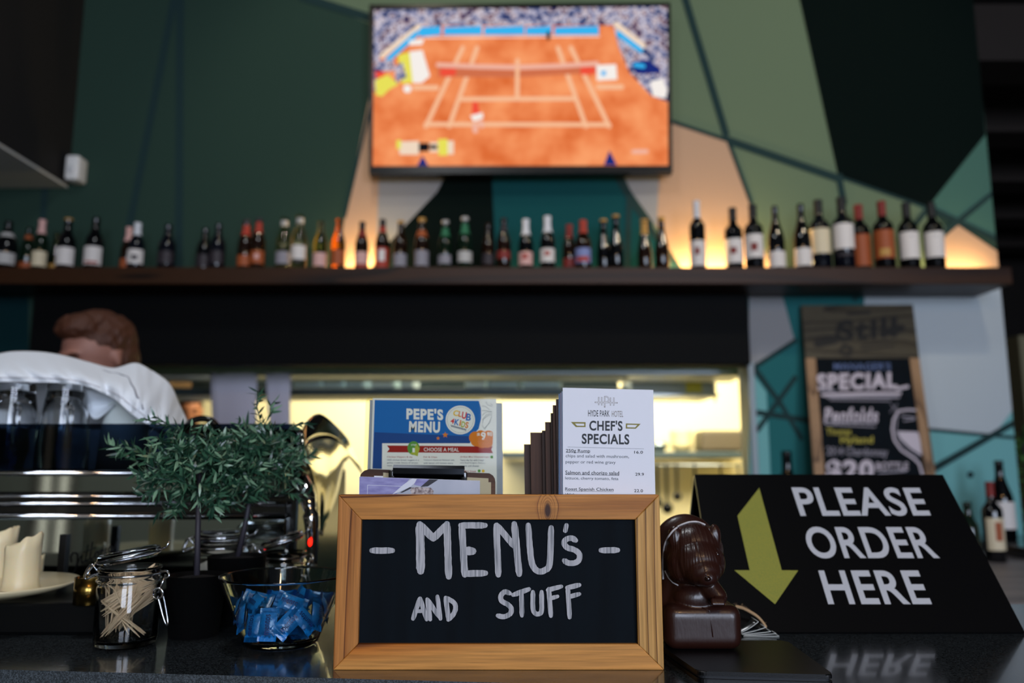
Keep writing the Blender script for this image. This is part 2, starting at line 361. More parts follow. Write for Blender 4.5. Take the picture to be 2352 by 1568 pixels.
W('deep', [(1823, -60), (2400, -60), (2400, 200), (2263, 310), (2131, 476), (1925, 408)], .002)
W('cream', [(2198, 516), (2400, 577), (2400, 640), (2169, 640), (2169, 536)], .0025)
def ST(x0, y0, x1, y1, wd, lift=.003):
    wd *= 1.3; d = math.hypot(x1 - x0, y1 - y0); nx, ny = -(y1 - y0) / d * wd / 2, (x1 - x0) / d * wd / 2
    W('stripe', [(x0 + nx, y0 + ny), (x1 + nx, y1 + ny), (x1 - nx, y1 - ny), (x0 - nx, y0 - ny)], lift)
for s_ in ((412, -60, 280, 610, 13), (415, -60, 411, 640, 14), (105, 420, 92, 620, 12), (690, -8, 870, 48, 15), (1556, -60, 1668, 312, 13), (1668, 312, 1726, 470, 7), (1540, 279, 1672, 323, 7), (1672, 323, 1930, 412, 14),
           (1925, 400, 1938, 470, 12), (1930, 408, 2131, 478, 5), (2131, 478, 2300, 549, 11), (2131, 478, 2095, 525, 9), (2165, 538, 2300, 446, 11), (1415, 400, 1462, 480, 12), (1462, 480, 1575, 640, 10), (1445, 440, 1440, 640, 9), (792, 500, 858, 215, 5)): ST(*s_)
# below the shelf
W('teal', [(80, 640), (760, 640), (760, 674), (80, 674)], .001); W('grey', [(757, 640), (806, 640), (803, 674), (757, 674)], .0015); W('teal', [(1165, 640), (1600, 640), (1600, 674), (1165, 674)], .001)
W('bluegreen', [(-400, 640), (66, 640), (66, 1500), (-400, 1500)], .001)
W('lightteal', [(1720, 835), (2400, 835), (2400, 1500), (1720, 1500)], .001)
W('midteal', [(1718, 640), (2000, 640), (2000, 1500), (1790, 1500), (1760, 900), (1722, 848)], .0015)
W('grey', [(1600, 640), (1786, 640), (1824, 781), (1728, 846), (1720, 846), (1720, 674), (1600, 674)], .002)
W('white', [(1987, 640), (2400, 640), (2400, 944), (2281, 998), (2137, 985), (1970, 970)], .002)
for s_ in ((1728, 846, 1830, 780, 8), (1730, 842, 1794, 930, 9), (1794, 930, 1842, 1010, 8), (1828, 864, 1737, 990, 9), (1737, 947, 1860, 966, 10), (2137, 1080, 2340, 972, 13), (2100, 983, 2400, 1005, 6), (1986, 652, 1960, 690, 8)): ST(*s_)
for x, y in ((2200, 752), (2228, 1090)): mb.circ(wall, x, y, 8, 8, ix['stripe'], .0035, 12)
mb.build('wall_back', [wc[n] for n in names], kind='structure', label='back wall painted in green, teal and cream facets')
# serving hatch: steel jamb, dark panel over it
M_steel = mat('brushed_steel', 'a9b0b2', 0.28, 1.0, bump=((4, 4, 300), .05, .0005)); M_black = mat('matt_black', '050607', 0.55, spec=.3)
jx = atY(1738, 960, WY - .02).x
mb = MB(); mb.box((hx1 - .004, WY - .02, hz0), (jx, WY + .15, hz1 + .01), bevel=.003); mb.build('trim_6', mat('jamb_steel', '8c979c', .55, .2), kind='structure', label='steel jamb at the right of the serving hatch')
p0 = atY(62, 838, WY - .09); p1 = atY(1718, 674, WY - .09)
mb = MB(); mb.box((p0.x, WY - .09, p0.z), (p1.x, WY - .002, p1.z), bevel=.006)
tag(mb.build('hatch_panel', mat('panel_black', '040506', .7, spec=.12)), 'long black panel hanging above the lit serving hatch', 'panel')
# bulkhead hanging at the upper left
c0 = atY(158, 432, WY); 
mb = MB(); mb.box((-4.9, 0.2, c0.z + .012), (c0.x, WY - .003, ZT)); o = mb.build('wall_bulkhead', mat('bulkhead_black', '14110f', .8), kind='structure', label='black bulkhead at the upper left')
mb = MB(); mb.box((-4.9, 0.2, c0.z), (c0.x - .004, WY - .003, c0.z + .012)); mb.build('underside', mat('bulkhead_lit_underside', 'd9d6cc', .7), o, label='bulkhead underside, paler to stand for light on it')  # light on the underside is put into its paler colour
# small white sensor at the bulkhead's corner
t = thing('motion_sensor', 'small white sensor box beside the black bulkhead corner', 'sensor', atY(173, 420, WY - .04))
a = atY(156, 418, WY - .05); b = atY(192, 362, WY - .05)
mb = MB(); mb.box((a.x, WY - .09, a.z), (b.x, WY - .002, b.z), bevel=.012, seg=3); hs = mb.build('housing', mat('sensor_white', 'e8e6e2', .35), t)
mb = MB(); mb.ell(((a.x + b.x) / 2, WY - .092, a.z + (b.z - a.z) * .4), (.016, .008, .02)); mb.build('lens', mat('sensor_lens', 'd0d0d0', .2), t)

# ------------------------------------------------------------------ shelf, shelf light
sz = atY(1176, 613, 3.43).z; sb = atY(1176, 652, 3.43).z; sxR = atY(2325, 630, 3.43).x
M_shelf = woodmat('shelf_walnut', '38200f', '24130a', '180c06', 'X', rings=5, stretch=14, scale=4, rough=.45)
mb = MB(); mb.box((-4.2, 3.43, sb), (sxR, WY - .004, sz), bevel=.004); tag(mb.build('bottle_shelf', M_shelf), 'long dark brown timber shelf carrying the bottles across the back wall', 'shelf')
for xa, xb, e in ((782, 900, 2.2), (1120, 1480, .35), (1545, 1770, 4.2), (2150, 2292, 1.2)):
    A = atY(xa, 610, 3.6); B = atY(xb, 610, 3.6)
    lamp('shelf_strip_light', 'AREA', ((A.x + B.x) / 2, 3.665, sz + .006), e * 1.7, (1, .70, .30), B.x - A.x, .02, aim=((A.x + B.x) / 2, 3.69, sz + 1))

# ------------------------------------------------------------------ television
TY = 3.60; tvp = planeY(TY)
def fz(x, y): return (830 + x / 3.1784, 0 + y / 3.1784)   # crop pixels of the set -> photo pixels
a = atY(851, 396, TY); b = atY(1541, 10, TY)
tv = thing('television', 'large wall television showing a clay court tennis match', 'television', ((a.x + b.x) / 2, TY, a.z))
M_tv = mat('tv_bezel', '060606', .25); mb = MB()
corn = [(859, 20), (1533, 12), (1536, 380), (855, 381)]; outc = [(848, 10), (1540, 6), (1545, 396), (848, 400)]
for i in range(4):
    j = (i + 1) % 4; q = [tvp.pt(*outc[i]), tvp.pt(*outc[j]), tvp.pt(*corn[j]), tvp.pt(*corn[i])]; mb.prism(q, (0, .045, 0))
mb.prism([tvp.pt(x, y) + Vector((0, .02, 0)) for x, y in outc], (0, .03, 0)); mb.build('bezel', M_tv, tv)
mb = MB(); c = tvp.pt(1195, 200); mb.box((c.x - .25, TY + .05, c.z - .2), (c.x + .25, WY - .003, c.z + .2)); mb.build('wall_bracket', M_tv, tv)
TM = [emis('tv_clay', 'e9824f', 1, (6, ['dc6a34', 'f08a54', 'fa9f68'])), emis('tv_crowd', '8080a0', 1, (30, ['1a2350', '3b4a7a', '8d8fb0', 'd9cfd8', '7a5560', '27315e'])), emis('tv_blue', '38b4f0'), emis('tv_white', 'f6efe9'), emis('tv_line', 'f7bd95'),
      emis('tv_net', 'd0704c'), emis('tv_yellow', 'e8e05a'), emis('tv_red', 'f0503c'), emis('tv_navy', '1c2c78'), emis('tv_black', '15161c'), emis('tv_cream', 'f0d8c0'), emis('tv_pink', 'f0b4a0'), emis('tv_orange', 'f4936a')]
mb = MB(); lf = [0.0]
def T(mi, pts, grow=.0003): lf[0] += grow; mb.ppoly(tvp, [fz(x, y) for x, y in pts], mi, lf[0] - .012)
def TS(mi, pts, wd): lf[0] += .0003; mb.stroke(tvp, [fz(x, y) for x, y in pts], wd / 3.1784, mi, lf[0] - .012)
scr = [(88, 62), (2240, 36), (2250, 1208), (76, 1214)]
T(0, scr)
T(1, [(88, 62), (2240, 36), (2240, 180), (1840, 175), (420, 180), (100, 420)])
T(1, [(88, 160), (440, 165), (130, 420), (120, 660), (90, 660)]); T(1, [(1835, 150), (2240, 140), (2240, 735), (2120, 690), (1960, 520), (1880, 330)])
for x0, x1 in ((405, 580), (600, 880), (895, 1190), (1200, 1390), (1410, 1735)): T(2, [(x0, 190), (x1, 180), (x1, 246), (x0 + (20 if x0 == 405 else 0), 262 if x0 == 405 else 248)])
TS(3, [(470, 268), (1740, 258)], 8)
TS(10, [(150, 400), (420, 185)], 36); TS(2, [(190, 430), (400, 240)], 40); TS(10, [(1860, 170), (2060, 330)], 40); TS(2, [(1880, 240), (2040, 360)], 40)
T(3, [(345, 290), (460, 275), (440, 320), (350, 325)]); T(3, [(350, 370), (445, 360), (500, 550), (440, 600), (370, 600)]); T(6, [(265, 395), (350, 375), (375, 600), (290, 605)]); T(1, [(240, 480), (300, 450), (330, 560), (250, 600)])
T(6, [(98, 580), (190, 540), (270, 610), (200, 650), (150, 700), (105, 690)]); T(7, [(100, 520), (160, 500), (170, 545), (105, 570)]); T(1, [(115, 440), (235, 430), (240, 510), (120, 520)])
T(1, [(1880, 330), (2010, 360), (2240, 560), (2240, 640), (2050, 560), (1960, 500)]); T(3, [(2110, 590), (2200, 570), (2235, 650), (2225, 715), (2130, 700)]); T(8, [(1965, 450), (2080, 430), (2180, 490), (2190, 530), (2010, 540)]); TS(2, [(2000, 470), (2060, 480)], 30)
for q in ([(740, 345), (470, 920)], [(845, 345), (640, 920)], [(1435, 345), (1640, 920)], [(1530, 345), (1810, 920)], [(470, 905), (1810, 908)], [(730, 722), (1560, 718)], [(1140, 440), (1138, 720)]): TS(4, q, 32)
T(5, [(560, 480), (850, 500), (1140, 510), (1450, 495), (1720, 470), (1720, 530), (1140, 562), (560, 560)]); TS(11, [(560, 472), (850, 485), (1140, 490), (1450, 480), (1720, 462)], 34)
TS(4, [(1140, 500), (1138, 560)], 30)
T(7, [(575, 500), (690, 500), (690, 550), (575, 555)]); T(7, [(1600, 490), (1705, 488), (1705, 540), (1600, 545)]); T(3, [(1715, 475), (1860, 468), (1868, 580), (1720, 588)]); T(2, [(1750, 520), (1785, 515), (1785, 550), (1752, 552)])
TS(4, [(390, 640), (550, 640)], 36); TS(4, [(1730, 635), (1900, 635)], 36); TS(3, [(335, 648), (336, 649)], 60)
T(7, [(812, 745), (850, 745), (865, 830), (805, 830)]); T(3, [(795, 845), (885, 822), (890, 862), (820, 890)]); TS(11, [(830, 915), (832, 955)], 40); TS(11, [(870, 890), (880, 920)], 34)
T(10, [(270, 1035), (420, 1030), (420, 1130), (280, 1130)]); T(6, [(255, 1025), (290, 1022), (290, 1085), (258, 1090)]); T(9, [(420, 1045), (495, 1045), (495, 1105), (420, 1108)]); T(10, [(500, 1040), (560, 1040), (560, 1112), (500, 1112)]); T(6, [(560, 1018), (630, 1015), (630, 1135), (565, 1138)]); T(10, [(630, 1030), (675, 1030), (675, 1128), (630, 1128)]); T(9, [(500, 1060), (555, 1060), (555, 1090), (500, 1090)])
T(8, [(448, 1140), (490, 1212), (408, 1212)]); T(8, [(1810, 1100), (1865, 1208), (1770, 1208)]); TS(11, [(1985, 1110), (2080, 1108)], 30); TS(9, [(1365, 245), (1365, 285)], 26)
mb.build('screen', TM, tv, label='lit screen with a tennis court')
# ------------------------------------------------------------------ bottles on the shelf
G = {k: mat('bottle_' + k, c, .05, coat=.3, spec=.45) for k, c in dict(black='06070a', navy='0a0d16', brown='1c0d06', green='0c1c10').items()}
G['clear'] = realglass('bottle_clear', 'cfc090', .03); G['amber'] = realglass('bottle_amber', 'd97818', .03); G['olive'] = realglass('bottle_olive', '8a8a3c', .03)
LB = {k: mat('label_' + k, c, .6) for k, c in dict(white='ded6d0', cream='d9c9a8', red='a83420', orange='a04e22', rust='9a4a1e', blue='7d88b8', grey='8c8890', dark='2a2228', pink='d8a8a0', silver='b8b4b0', gold='b88a40', foilred='7a1c14', foilwhite='d8d8dc', green='1f6a48', foilblack='0a0a0c').items()}
PROF = {  # (radius, height) outlines in metres
 'beer': [(0, 0), (.028, 0), (.0305, .004), (.0305, .118), (.029, .135), (.0215, .158), (.0148, .178), (.0132, .200), (.013, .218), (.0145, .220), (.0145, .229), (0, .230)],
 'stubby': [(0, 0), (.031, 0), (.033, .004), (.033, .110), (.030, .130), (.018, .152), (.0142, .175), (.0138, .200), (.0145, .202), (.0145, .210), (0, .211)],
 'bordeaux': [(0, 0), (.034, 0), (.0375, .004), (.0375, .185), (.035, .200), (.022, .216), (.0155, .228), (.0148, .285), (.016, .287), (.016, .299), (0, .300)],
 'burgundy': [(0, 0), (.037, 0), (.041, .004), (.041, .135), (.037, .165), (.024, .205), (.016, .235), (.0148, .280), (.016, .282), (.016, .294), (0, .295)],
 'cuvee': [(0, 0), (.042, 0), (.046, .004), (.046, .120), (.040, .150), (.026, .178), (.017, .205), (.0155, .228), (.017, .230), (.017, .246), (0, .247)],
 'flute': [(0, 0), (.026, 0), (.029, .004), (.029, .085), (.025, .115), (.017, .150), (.0125, .185), (.012, .215), (.0138, .217), (.0138, .232), (0, .233)]}
def rad(pf, z):
    for (r0, z0), (r1, z1) in zip(pf, pf[1:]):
        if z0 <= z <= z1 and z1 > z0: return r0 + (r1 - r0) * (z - z0) / (z1 - z0)
    return pf[-2][0]
meshes = {}
def bottle(kind, glass, loc, height, label, group, lab=None, foil=None, face=0.0, motif=None, neck=None, name='bottle', xs=None):
    xs = xs or (1.08 if kind == 'bordeaux' else 1.0); pf = PROF[kind]; H = pf[-1][1]
    t = thing(name, label, 'bottle', loc, group); t.rotation_euler = (0, 0, face); s = height / H; t.scale = (s * xs, s * xs, s)
    def part(nm, key, fn, ms):
        if key in meshes: o = bpy.data.objects.new(nm, meshes[key]); C.objects.link(o); o.parent = t
        else: mb = MB(); fn(mb); o = mb.build(nm, ms, t, local=True); meshes[key] = o.data
        return o
    part('glass_body', (kind, glass), lambda m: m.lathe(pf, seg=28), G[glass])
    if lab:
        col, z0, z1 = lab; n = 8
        pr = [(rad(pf, z0 + (z1 - z0) * i / n) + .0007, z0 + (z1 - z0) * i / n) for i in range(n + 1)]
        lo = part('label', (kind, lab), lambda m: m.lathe(pr, seg=24, a0=-2.75, a1=-.4), LB[col])
        if motif:
            mc, zz, h, hw = motif; pr2 = [(rad(pf, zz + h * i / 4) + .0012, zz + h * i / 4) for i in range(5)]
            part('label_motif', (kind, motif), lambda m: m.lathe(pr2, seg=8, a0=-1.57 - hw, a1=-1.57 + hw), LB[mc])
    if foil:
        col, z0 = foil; pr3 = [(rad(pf, z) + .0007, z) for z in [z0 + (H - .001 - z0) * i / 8 for i in range(9)]] + [(0, H + .0006)]
        part('capsule', (kind, foil), lambda m: m.lathe(pr3, seg=20), LB[col])
    if neck:
        col, z0, z1 = neck; pr4 = [(rad(pf, z0 + (z1 - z0) * i / 4) + .0009, z0 + (z1 - z0) * i / 4) for i in range(5)]
        part('neck_label', (kind, neck), lambda m: m.lathe(pr4, seg=20), LB[col])
    return t
BG = 'beer bottles on the long shelf'; WG = 'wine bottles on the long shelf'
def onshelf(kind, glass, px, top, label, group=BG, Y=3.52, **k):
    x = atY(px, 600, Y).x; h = atY(px, top, Y).z - sz
    return bottle(kind, glass, (x, Y, sz), h, label, group, face=random.uniform(-.2, .2) + math.atan2(x, Y) * -1 * .6, **k)
b = onshelf
b('cuvee', 'black', 12, 508, 'dark wide bottle with white collar and label, at the shelf\'s cropped left end', lab=('silver', .03, .085), neck=('silver', .165, .185), xs=1.05)
b('beer', 'green', 61, 522, 'small bottle half hidden behind the green cream-labelled one near the left end', Y=3.60, lab=('rust', .02, .06), neck=('rust', .17, .19))
b('beer', 'green', 90, 505, 'green bottle with pale foil and cream label second along the shelf', lab=('cream', .02, .085), foil=('pink', .165))
b('flute', 'olive', 126, 535, 'pale yellow bottle peeping out behind the dark white-labelled bottle', Y=3.61, lab=('gold', .02, .06))
b('stubby', 'black', 150, 502, 'dark bottle with a wide white label and gold cap near the left end', lab=('white', .022, .09), foil=('gold', .203))
b('stubby', 'black', 214, 500, 'lone dark bottle with white label right of the gold-capped one', lab=('white', .022, .092), motif=('red', .026, .008, .7))
b('beer', 'brown', 292, 522, 'smaller white-necked bottle, left and behind in its pair', Y=3.60, lab=('orange', .02, .075), foil=('pink', .16))
b('stubby', 'navy', 311, 512, 'white-necked bottle with white badge label in front of its pair', lab=('white', .03, .09), foil=('foilwhite', .155), motif=('dark', .045, .02, .35))
b('stubby', 'navy', 382, 516, 'plain navy stubby bottle standing alone on the left third', lab=('dark', .03, .085), xs=1.1)
b('stubby', 'black', 468, 524, 'plain dark bottle, left of the two in the navy pair', Y=3.58, lab=('dark', .03, .085))
b('stubby', 'navy', 498, 514, 'plain dark bottle, right of the two in the navy pair', lab=('dark', .03, .085))
b('beer', 'brown', 562, 505, 'brown bottle with red neck and orange label, left of its pair', Y=3.57, lab=('orange', .03, .075), neck=('red', .16, .205), foil=('dark', .212))
b('beer', 'brown', 591, 502, 'brown bottle with red neck and orange label, right of its pair', lab=('orange', .03, .085), neck=('red', .165, .212), foil=('dark', .215), motif=('pink', .05, .02, .3))
b('beer', 'clear', 650, 500, 'clear glass bottle with grey label, left of the clear pair', Y=3.56, lab=('grey', .035, .085), neck=('silver', .195, .215))
b('beer', 'clear', 686, 494, 'clear glass bottle with white label, right of the clear pair', lab=('white', .045, .10), neck=('silver', .195, .215), motif=('dark', .03, .012, .5))
b('beer', 'olive', 735, 508, 'yellowish bottle with beige label between clear pair and glowing amber one', lab=('pink', .02, .08))
b('beer', 'amber', 776, 504, 'amber bottle glowing orange at the edge of the cream field', lab=('orange', .025, .09))
b('beer', 'brown', 830, 510, 'brown bottle with white over orange-red label in the warm glow', lab=('pink', .03, .085), motif=('red', .006, .022, 1.1), neck=('foilred', .155, .19))
b('beer', 'brown', 877, 504, 'brown bottle with bright red and white label right of the glow', lab=('red', .012, .10), motif=('white', .04, .05, .42), neck=('red', .17, .195))
b('beer', 'brown', 919, 507, 'dark bottle with a small pale label before the grey facet', lab=('grey', .02, .075), foil=('gold', .215))
b('beer', 'brown', 968, 501, 'brown bottle with orange neck band and grey label on the dark facet', lab=('grey', .02, .085), neck=('orange', .145, .175), foil=('gold', .212))
b('beer', 'green', 1022, 507, 'green-necked bottle, left of the green pair', lab=('grey', .03, .07), neck=('green', .155, .195), foil=('silver', .215))
b('beer', 'green', 1067, 499, 'green-necked bottle, right of the green pair', lab=('silver', .035, .08), neck=('green', .155, .20), foil=('silver', .215))
b('beer', 'brown', 1121, 514, 'brown bottle without a bright label left of the teal facet', lab=('dark', .03, .08))
b('beer', 'brown', 1157, 502, 'brown bottle with a thin red label at the teal facet\'s edge', lab=('foilred', .05, .085), neck=('dark', .17, .20))
b('beer', 'black', 1208, 504, 'dark bottle with white foil and red-white label, left of the two', Y=3.55, lab=('pink', .03, .085), foil=('foilwhite', .16), motif=('red', .055, .02, .35))
b('beer', 'black', 1258, 497, 'dark bottle with white foil and red-white label, right of the two', lab=('white', .035, .09), foil=('foilwhite', .16), motif=('red', .06, .018, .35))
b('beer', 'brown', 1308, 516, 'red-foiled brown bottle, smaller one of the red pair', Y=3.58, lab=('foilred', .03, .07), foil=('foilred', .165))
b('stubby', 'brown', 1340, 506, 'red-foiled bottle with blue and red oval label', lab=('blue', .03, .09), foil=('red', .155), motif=('red', .035, .02, .8))
b('flute', 'black', 1387, 504, 'slim dark bottle with gold top, left one before the grey facet', Y=3.57, foil=('gold', .222))
b('flute', 'black', 1416, 494, 'slim dark bottle with gold top, right one before the grey facet', foil=('gold', .222))
b('flute', 'brown', 1481, 504, 'slim bottle with long gold neck, left of the last beer pair', Y=3.55, foil=('gold', .165), xs=1.05)
b('flute', 'brown', 1521, 499, 'slim dark bottle with gold cap, last before the wines', foil=('gold', .215), xs=1.05)
v = lambda *a, **k: onshelf(*a, group=WG, **k)
v('bordeaux', 'black', 1604, 462, 'slender wine bottle with white capsule and white label in the glow', lab=('white', .02, .125), foil=('foilwhite', .225), motif=('foilred', .065, .03, .3), xs=.86)
v('bordeaux', 'black', 1687, 478, 'white-labelled wine bottle with red motif, left of the twin pair', lab=('white', .04, .15), foil=('foilblack', .24), motif=('foilred', .08, .03, .35), Y=3.55)
v('bordeaux', 'black', 1734, 471, 'white-labelled wine bottle with red motif, right of the twin pair', lab=('white', .055, .16), foil=('foilblack', .24), motif=('foilred', .085, .035, .35))
v('burgundy', 'black', 1785, 474, 'sloping wine bottle with small low white label, standing free', lab=('white', .015, .085), xs=.88)
v('burgundy', 'black', 1845, 469, 'sloping wine bottle with low white label overlapping a straight one', lab=('white', .02, .095), xs=.9)
v('bordeaux', 'navy', 1886, 460, 'straight wine bottle with cream label behind the sloping one', lab=('cream', .075, .175), foil=('foilblack', .24), Y=3.56)
v('bordeaux', 'navy', 1940, 454, 'tallest wine bottle with a large plain white label', lab=('white', .085, .185), foil=('foilblack', .24), motif=('dark', .055, .012, .7))
v('bordeaux', 'black', 1979, 471, 'red-capped wine bottle with orange label, half behind the tallest', lab=('rust', .03, .165), foil=('foilred', .235), Y=3.58)
v('bordeaux', 'black', 2033, 463, 'red-capped wine bottle with orange label, standing in full view', lab=('rust', .05, .17), foil=('foilred', .235), motif=('gold', .06, .03, .5))
v('bordeaux', 'black', 2090, 466, 'white-labelled wine bottle, second from the right end of the shelf', lab=('white', .05, .165), foil=('foilblack', .235), motif=('silver', .14, .008, .15))
v('bordeaux', 'black', 2148, 466, 'white-labelled wine bottle, last at the right end of the shelf', lab=('white', .055, .165), foil=('foilblack', .235), motif=('silver', .14, .008, .15))

# ------------------------------------------------------------------ kitchen beyond the hatch
KX0, KX1, KY = -3.2, atY(1724, 900, 6.3).x + .05, 6.3
M_kwall = mat('kitchen_cream', 'efe2b4', .6); M_kdark = mat('kitchen_ceiling', '4a463a', .8)
mb = MB(); mb.box((KX0, KY, 0), (KX1 + .1, KY + .1, 2.7)); mb.build('wall_kitchen', M_kwall, kind='structure', label='cream kitchen wall')
mb = MB(); mb.box((KX1, WY + .16, 0), (KX1 + .1, KY, 2.7)); mb.build('wall_kitchen_right', M_kwall, kind='structure', label='cream kitchen side wall')
mb = MB(); mb.box((KX0 - .1, WY + .16, 0), (KX0, KY, 2.7)); mb.build('wall_kitchen_left', M_off, kind='structure', label='dim kitchen side wall')
mb = MB(); mb.box((KX0, WY + .16, 2.6), (KX1, KY, 2.7)); mb.build('ceiling_kitchen', M_kdark, kind='structure', label='kitchen ceiling')
def kbox(px0, py0, px1, py1, Y, depth, name, m, label, cat, bevel=.008, group=None):
    a = atY(px0, py1, Y); b_ = atY(px1, py0, Y); mb = MB(); mb.box((a.x, Y, a.z), (b_.x, Y + depth, b_.z), bevel=bevel)
    return tag(mb.build(name, m), label, cat, group)
M_grey = mat('hood_grey', '39474c', .45, .4)
kbox(60, 838, 1720, 862, 4.0, .35, 'pass_shelf', M_steel, 'long steel pass shelf under the black panel of the hatch', 'shelf')
kbox(60, 842, 1420, 908, 4.85, .35, 'extractor_hood', M_grey, 'long grey steel hood hanging across the lit kitchen', 'hood')
kbox(330, 890, 1446, 908, 4.4, .4, 'gantry_shelf', M_grey, 'grey gantry shelf carrying the row of steel pans in the kitchen', 'shelf')
pans = [(340, 395, 850, 884), (672, 735, 864, 886), (740, 785, 862, 886), (792, 835, 864, 886), (850, 905, 850, 884), (918, 950, 850, 884), (1068, 1115, 846, 892), (1120, 1190, 868, 892), (1200, 1290, 866, 892)]
M_pan = [mat('pan_cool_gleam', 'b4ccd8', .35, .3), mat('pan_warm', '8a6a48', .4, .5), mat('pan_strong_gleam', 'e4f4f6', .35, .1)]  # cool gleam on the steel is put into the pale pan colours
plab = ['brown box at the dark left end of the pass', 'small steel pan just right of the paper dockets', 'second steel pan from the paper dockets', 'third steel pan from the paper dockets', 'pale steel pan above the blue menu\'s left edge', 'narrow pale steel pan above the blue menu', 'brightest steel pan between blue menu and specials sheet', 'low dull pan left above the specials sheet', 'long dull pan right above the specials sheet']
for i, (x0, x1, y0, y1) in enumerate(pans): kbox(x0, min(y0, 862), x1, 890, 4.45, .3, 'steel_pan' if i else 'storage_box', M_pan[1 if i == 0 else 2 if i in (4, 5, 6) else 0], plab[i], 'pan' if i else 'box', .015, 'pans on the kitchen hood' if i else None)
kbox(1448, 904, 1650, 909, 4.55, .45, 'printer_shelf', M_steel, 'short steel shelf under the grey machine in the kitchen', 'shelf', .001)
t = kbox(1450, 868, 1640, 904, 4.6, .35, 'docket_printer', mat('printer_grey', '8d979c', .5), 'grey machine on the kitchen hood with a yellow-green sticker', 'machine')
a = atY(1575, 902, 4.597); b_ = atY(1612, 876, 4.597); mb = MB(); mb.add([(a.x, 4.597, a.z), (b_.x, 4.597, a.z), (b_.x, 4.597, b_.z), (a.x, 4.597, b_.z)], [(0, 1, 2, 3)]); mb.build('sticker', mat('sticker_lime', 'a8a022', .5), t, label='yellow-green sticker')
kbox(1150, 1037, 1722, 1052, 5.85, .4, 'wall_shelf', M_grey, 'steel kitchen wall shelf holding bowls and pans', 'shelf')
ks = atY(1600, 1037, 5.9).z
def bowl(px, py0, w_, Y, m, label, name='mixing_bowl', cat='bowl', n=1):
    c = atY(px, 1036, Y); h = atY(px, py0, Y).z - ks; r = (atY(px + w_ / 2, 1036, Y).x - c.x); mb = MB()
    for i in range(n):
        z = h * i / n * .7; hh = h - h * .7 * (n - 1) / n
        mb.lathe([(0, z), (r * .55, z), (r * .9, z + hh * .5), (r, z + hh), (r * .96, z + hh), (r * .84, z + hh * .5), (r * .5, z + hh * .1), (0, z + hh * .1)], (c.x, Y, ks), 24)
    return tag(mb.build(name, m), label, cat)
bowl(1566, 990, 54, 6.03, mat('bowl_cream', 'b8ac84', .4), 'pale stacked bowls on the kitchen shelf', 'bowl_stack', 'bowls', 3)
bowl(1513, 1016, 44, 6.03, mat('bowl_steel', '8f9aa0', .25, 1), 'shallow steel bowl beside the pale stacked bowls')
kbox(1612, 988, 1712, 1036, 5.92, .25, 'baking_tray', mat('tray_dark', '4a4030', .5), 'dark deep baking tray at the right of the kitchen shelf', 'tray', .02)
# rods that hang the hood and the shelves from the kitchen ceiling
for nm, Y, xs_ in (('pass_shelf', 4.2, (75, 880, 1700)), ('extractor_hood', 5.0, (300, 760, 1250)), ('gantry_shelf', 4.79, (350, 900, 1430)), ('printer_shelf', 4.98, (1460, 1640))):
    oo = bpy.data.objects[nm]; zz = max((oo.matrix_world @ Vector(c_)).z if 0 else oo.location.z + c_[2] for c_ in oo.bound_box)
    for x in xs_:
        X_ = atY(x, 850, Y).x; mb = MB(); mb.tube([(X_, Y, zz - .012), (X_, Y, 2.6)], .008, 8); mb.build('hanger_rod', M_steel, oo)
# utensils hanging under the shelf
rl = atY(1600, 1068, 5.6); mb = MB(); mb.tube([(atY(1480, 1068, 5.6).x, 5.6, rl.z), (KX1 - .02, 5.6, rl.z)], .008, 8); tag(mb.build('utensil_rail', M_steel), 'thin steel rail carrying hanging utensils in the kitchen', 'rail')
M_ut = mat('utensil_black', '0c0d0f', .25, .6)
for k, (px, py, wv) in enumerate(((1511, 1165, 22), (1533, 1180, 26), (1556, 1150, 20), (1597, 1120, 14), (1657, 1116, 14), (1697, 1110, 9))):
    c = atY(px, py, 5.59); r = atY(px + wv / 2, py, 5.59).x - c.x; top = rl.z + .008
    t = thing('ladle' if k < 3 else 'whisk', ['dark ladle hanging nearest the specials sheet', 'longest dark ladle hanging in the kitchen', 'third dark ladle, right of the longest', 'short dark whisk left of the order sign\'s top corner', 'short dark whisk above the order sign', 'thin dark whisk nearest the steel jamb'][k], 'utensil', (c.x, 5.59, c.z), 'utensils hanging in the kitchen')
    mb = MB(); mb.tube([(c.x, 5.59, c.z + r), (c.x, 5.59, top - .02), (c.x, 5.6, top), (c.x, 5.612, top - .015)], .009, 8); mb.build('handle', M_ut, t)
    mb = MB(); mb.ell((c.x, 5.585, c.z + r), (r, r * .7, r * (1 if k < 3 else 2.2))); mb.build('head', M_ut, t)
# dockets clipped to the pass
for k, (x0, x1, y0, y1) in enumerate(((484, 591, 862, 990), (610, 668, 862, 995))):
    rows = []
    for j in range(7):
        f = j / 6; row = []
        for i in range(7):
            x = x0 + (x1 - x0) * i / 6 + (8 if k == 0 else 14) * f * (1 - .9 * i / 6); p = atY(x, y0 - 6 + (y1 - y0 + 6) * f, 3.998); p.y = 3.998 - .02 * math.sin(f * 2.2) + .004 * math.sin(i * 1.3); row.append(p)
        rows.append(row)
    mb = MB(); mb.grid(rows); o = mb.build('paper_docket', mat('docket_paper', 'c9c4d2', .8)); baked(o, [('SOLIDIFY', dict(thickness=.001))])
    tag(o, ['wide white paper docket hanging in the serving hatch', 'narrow white paper docket hanging right of the wide one'][k], 'paper', 'dockets hanging in the hatch')
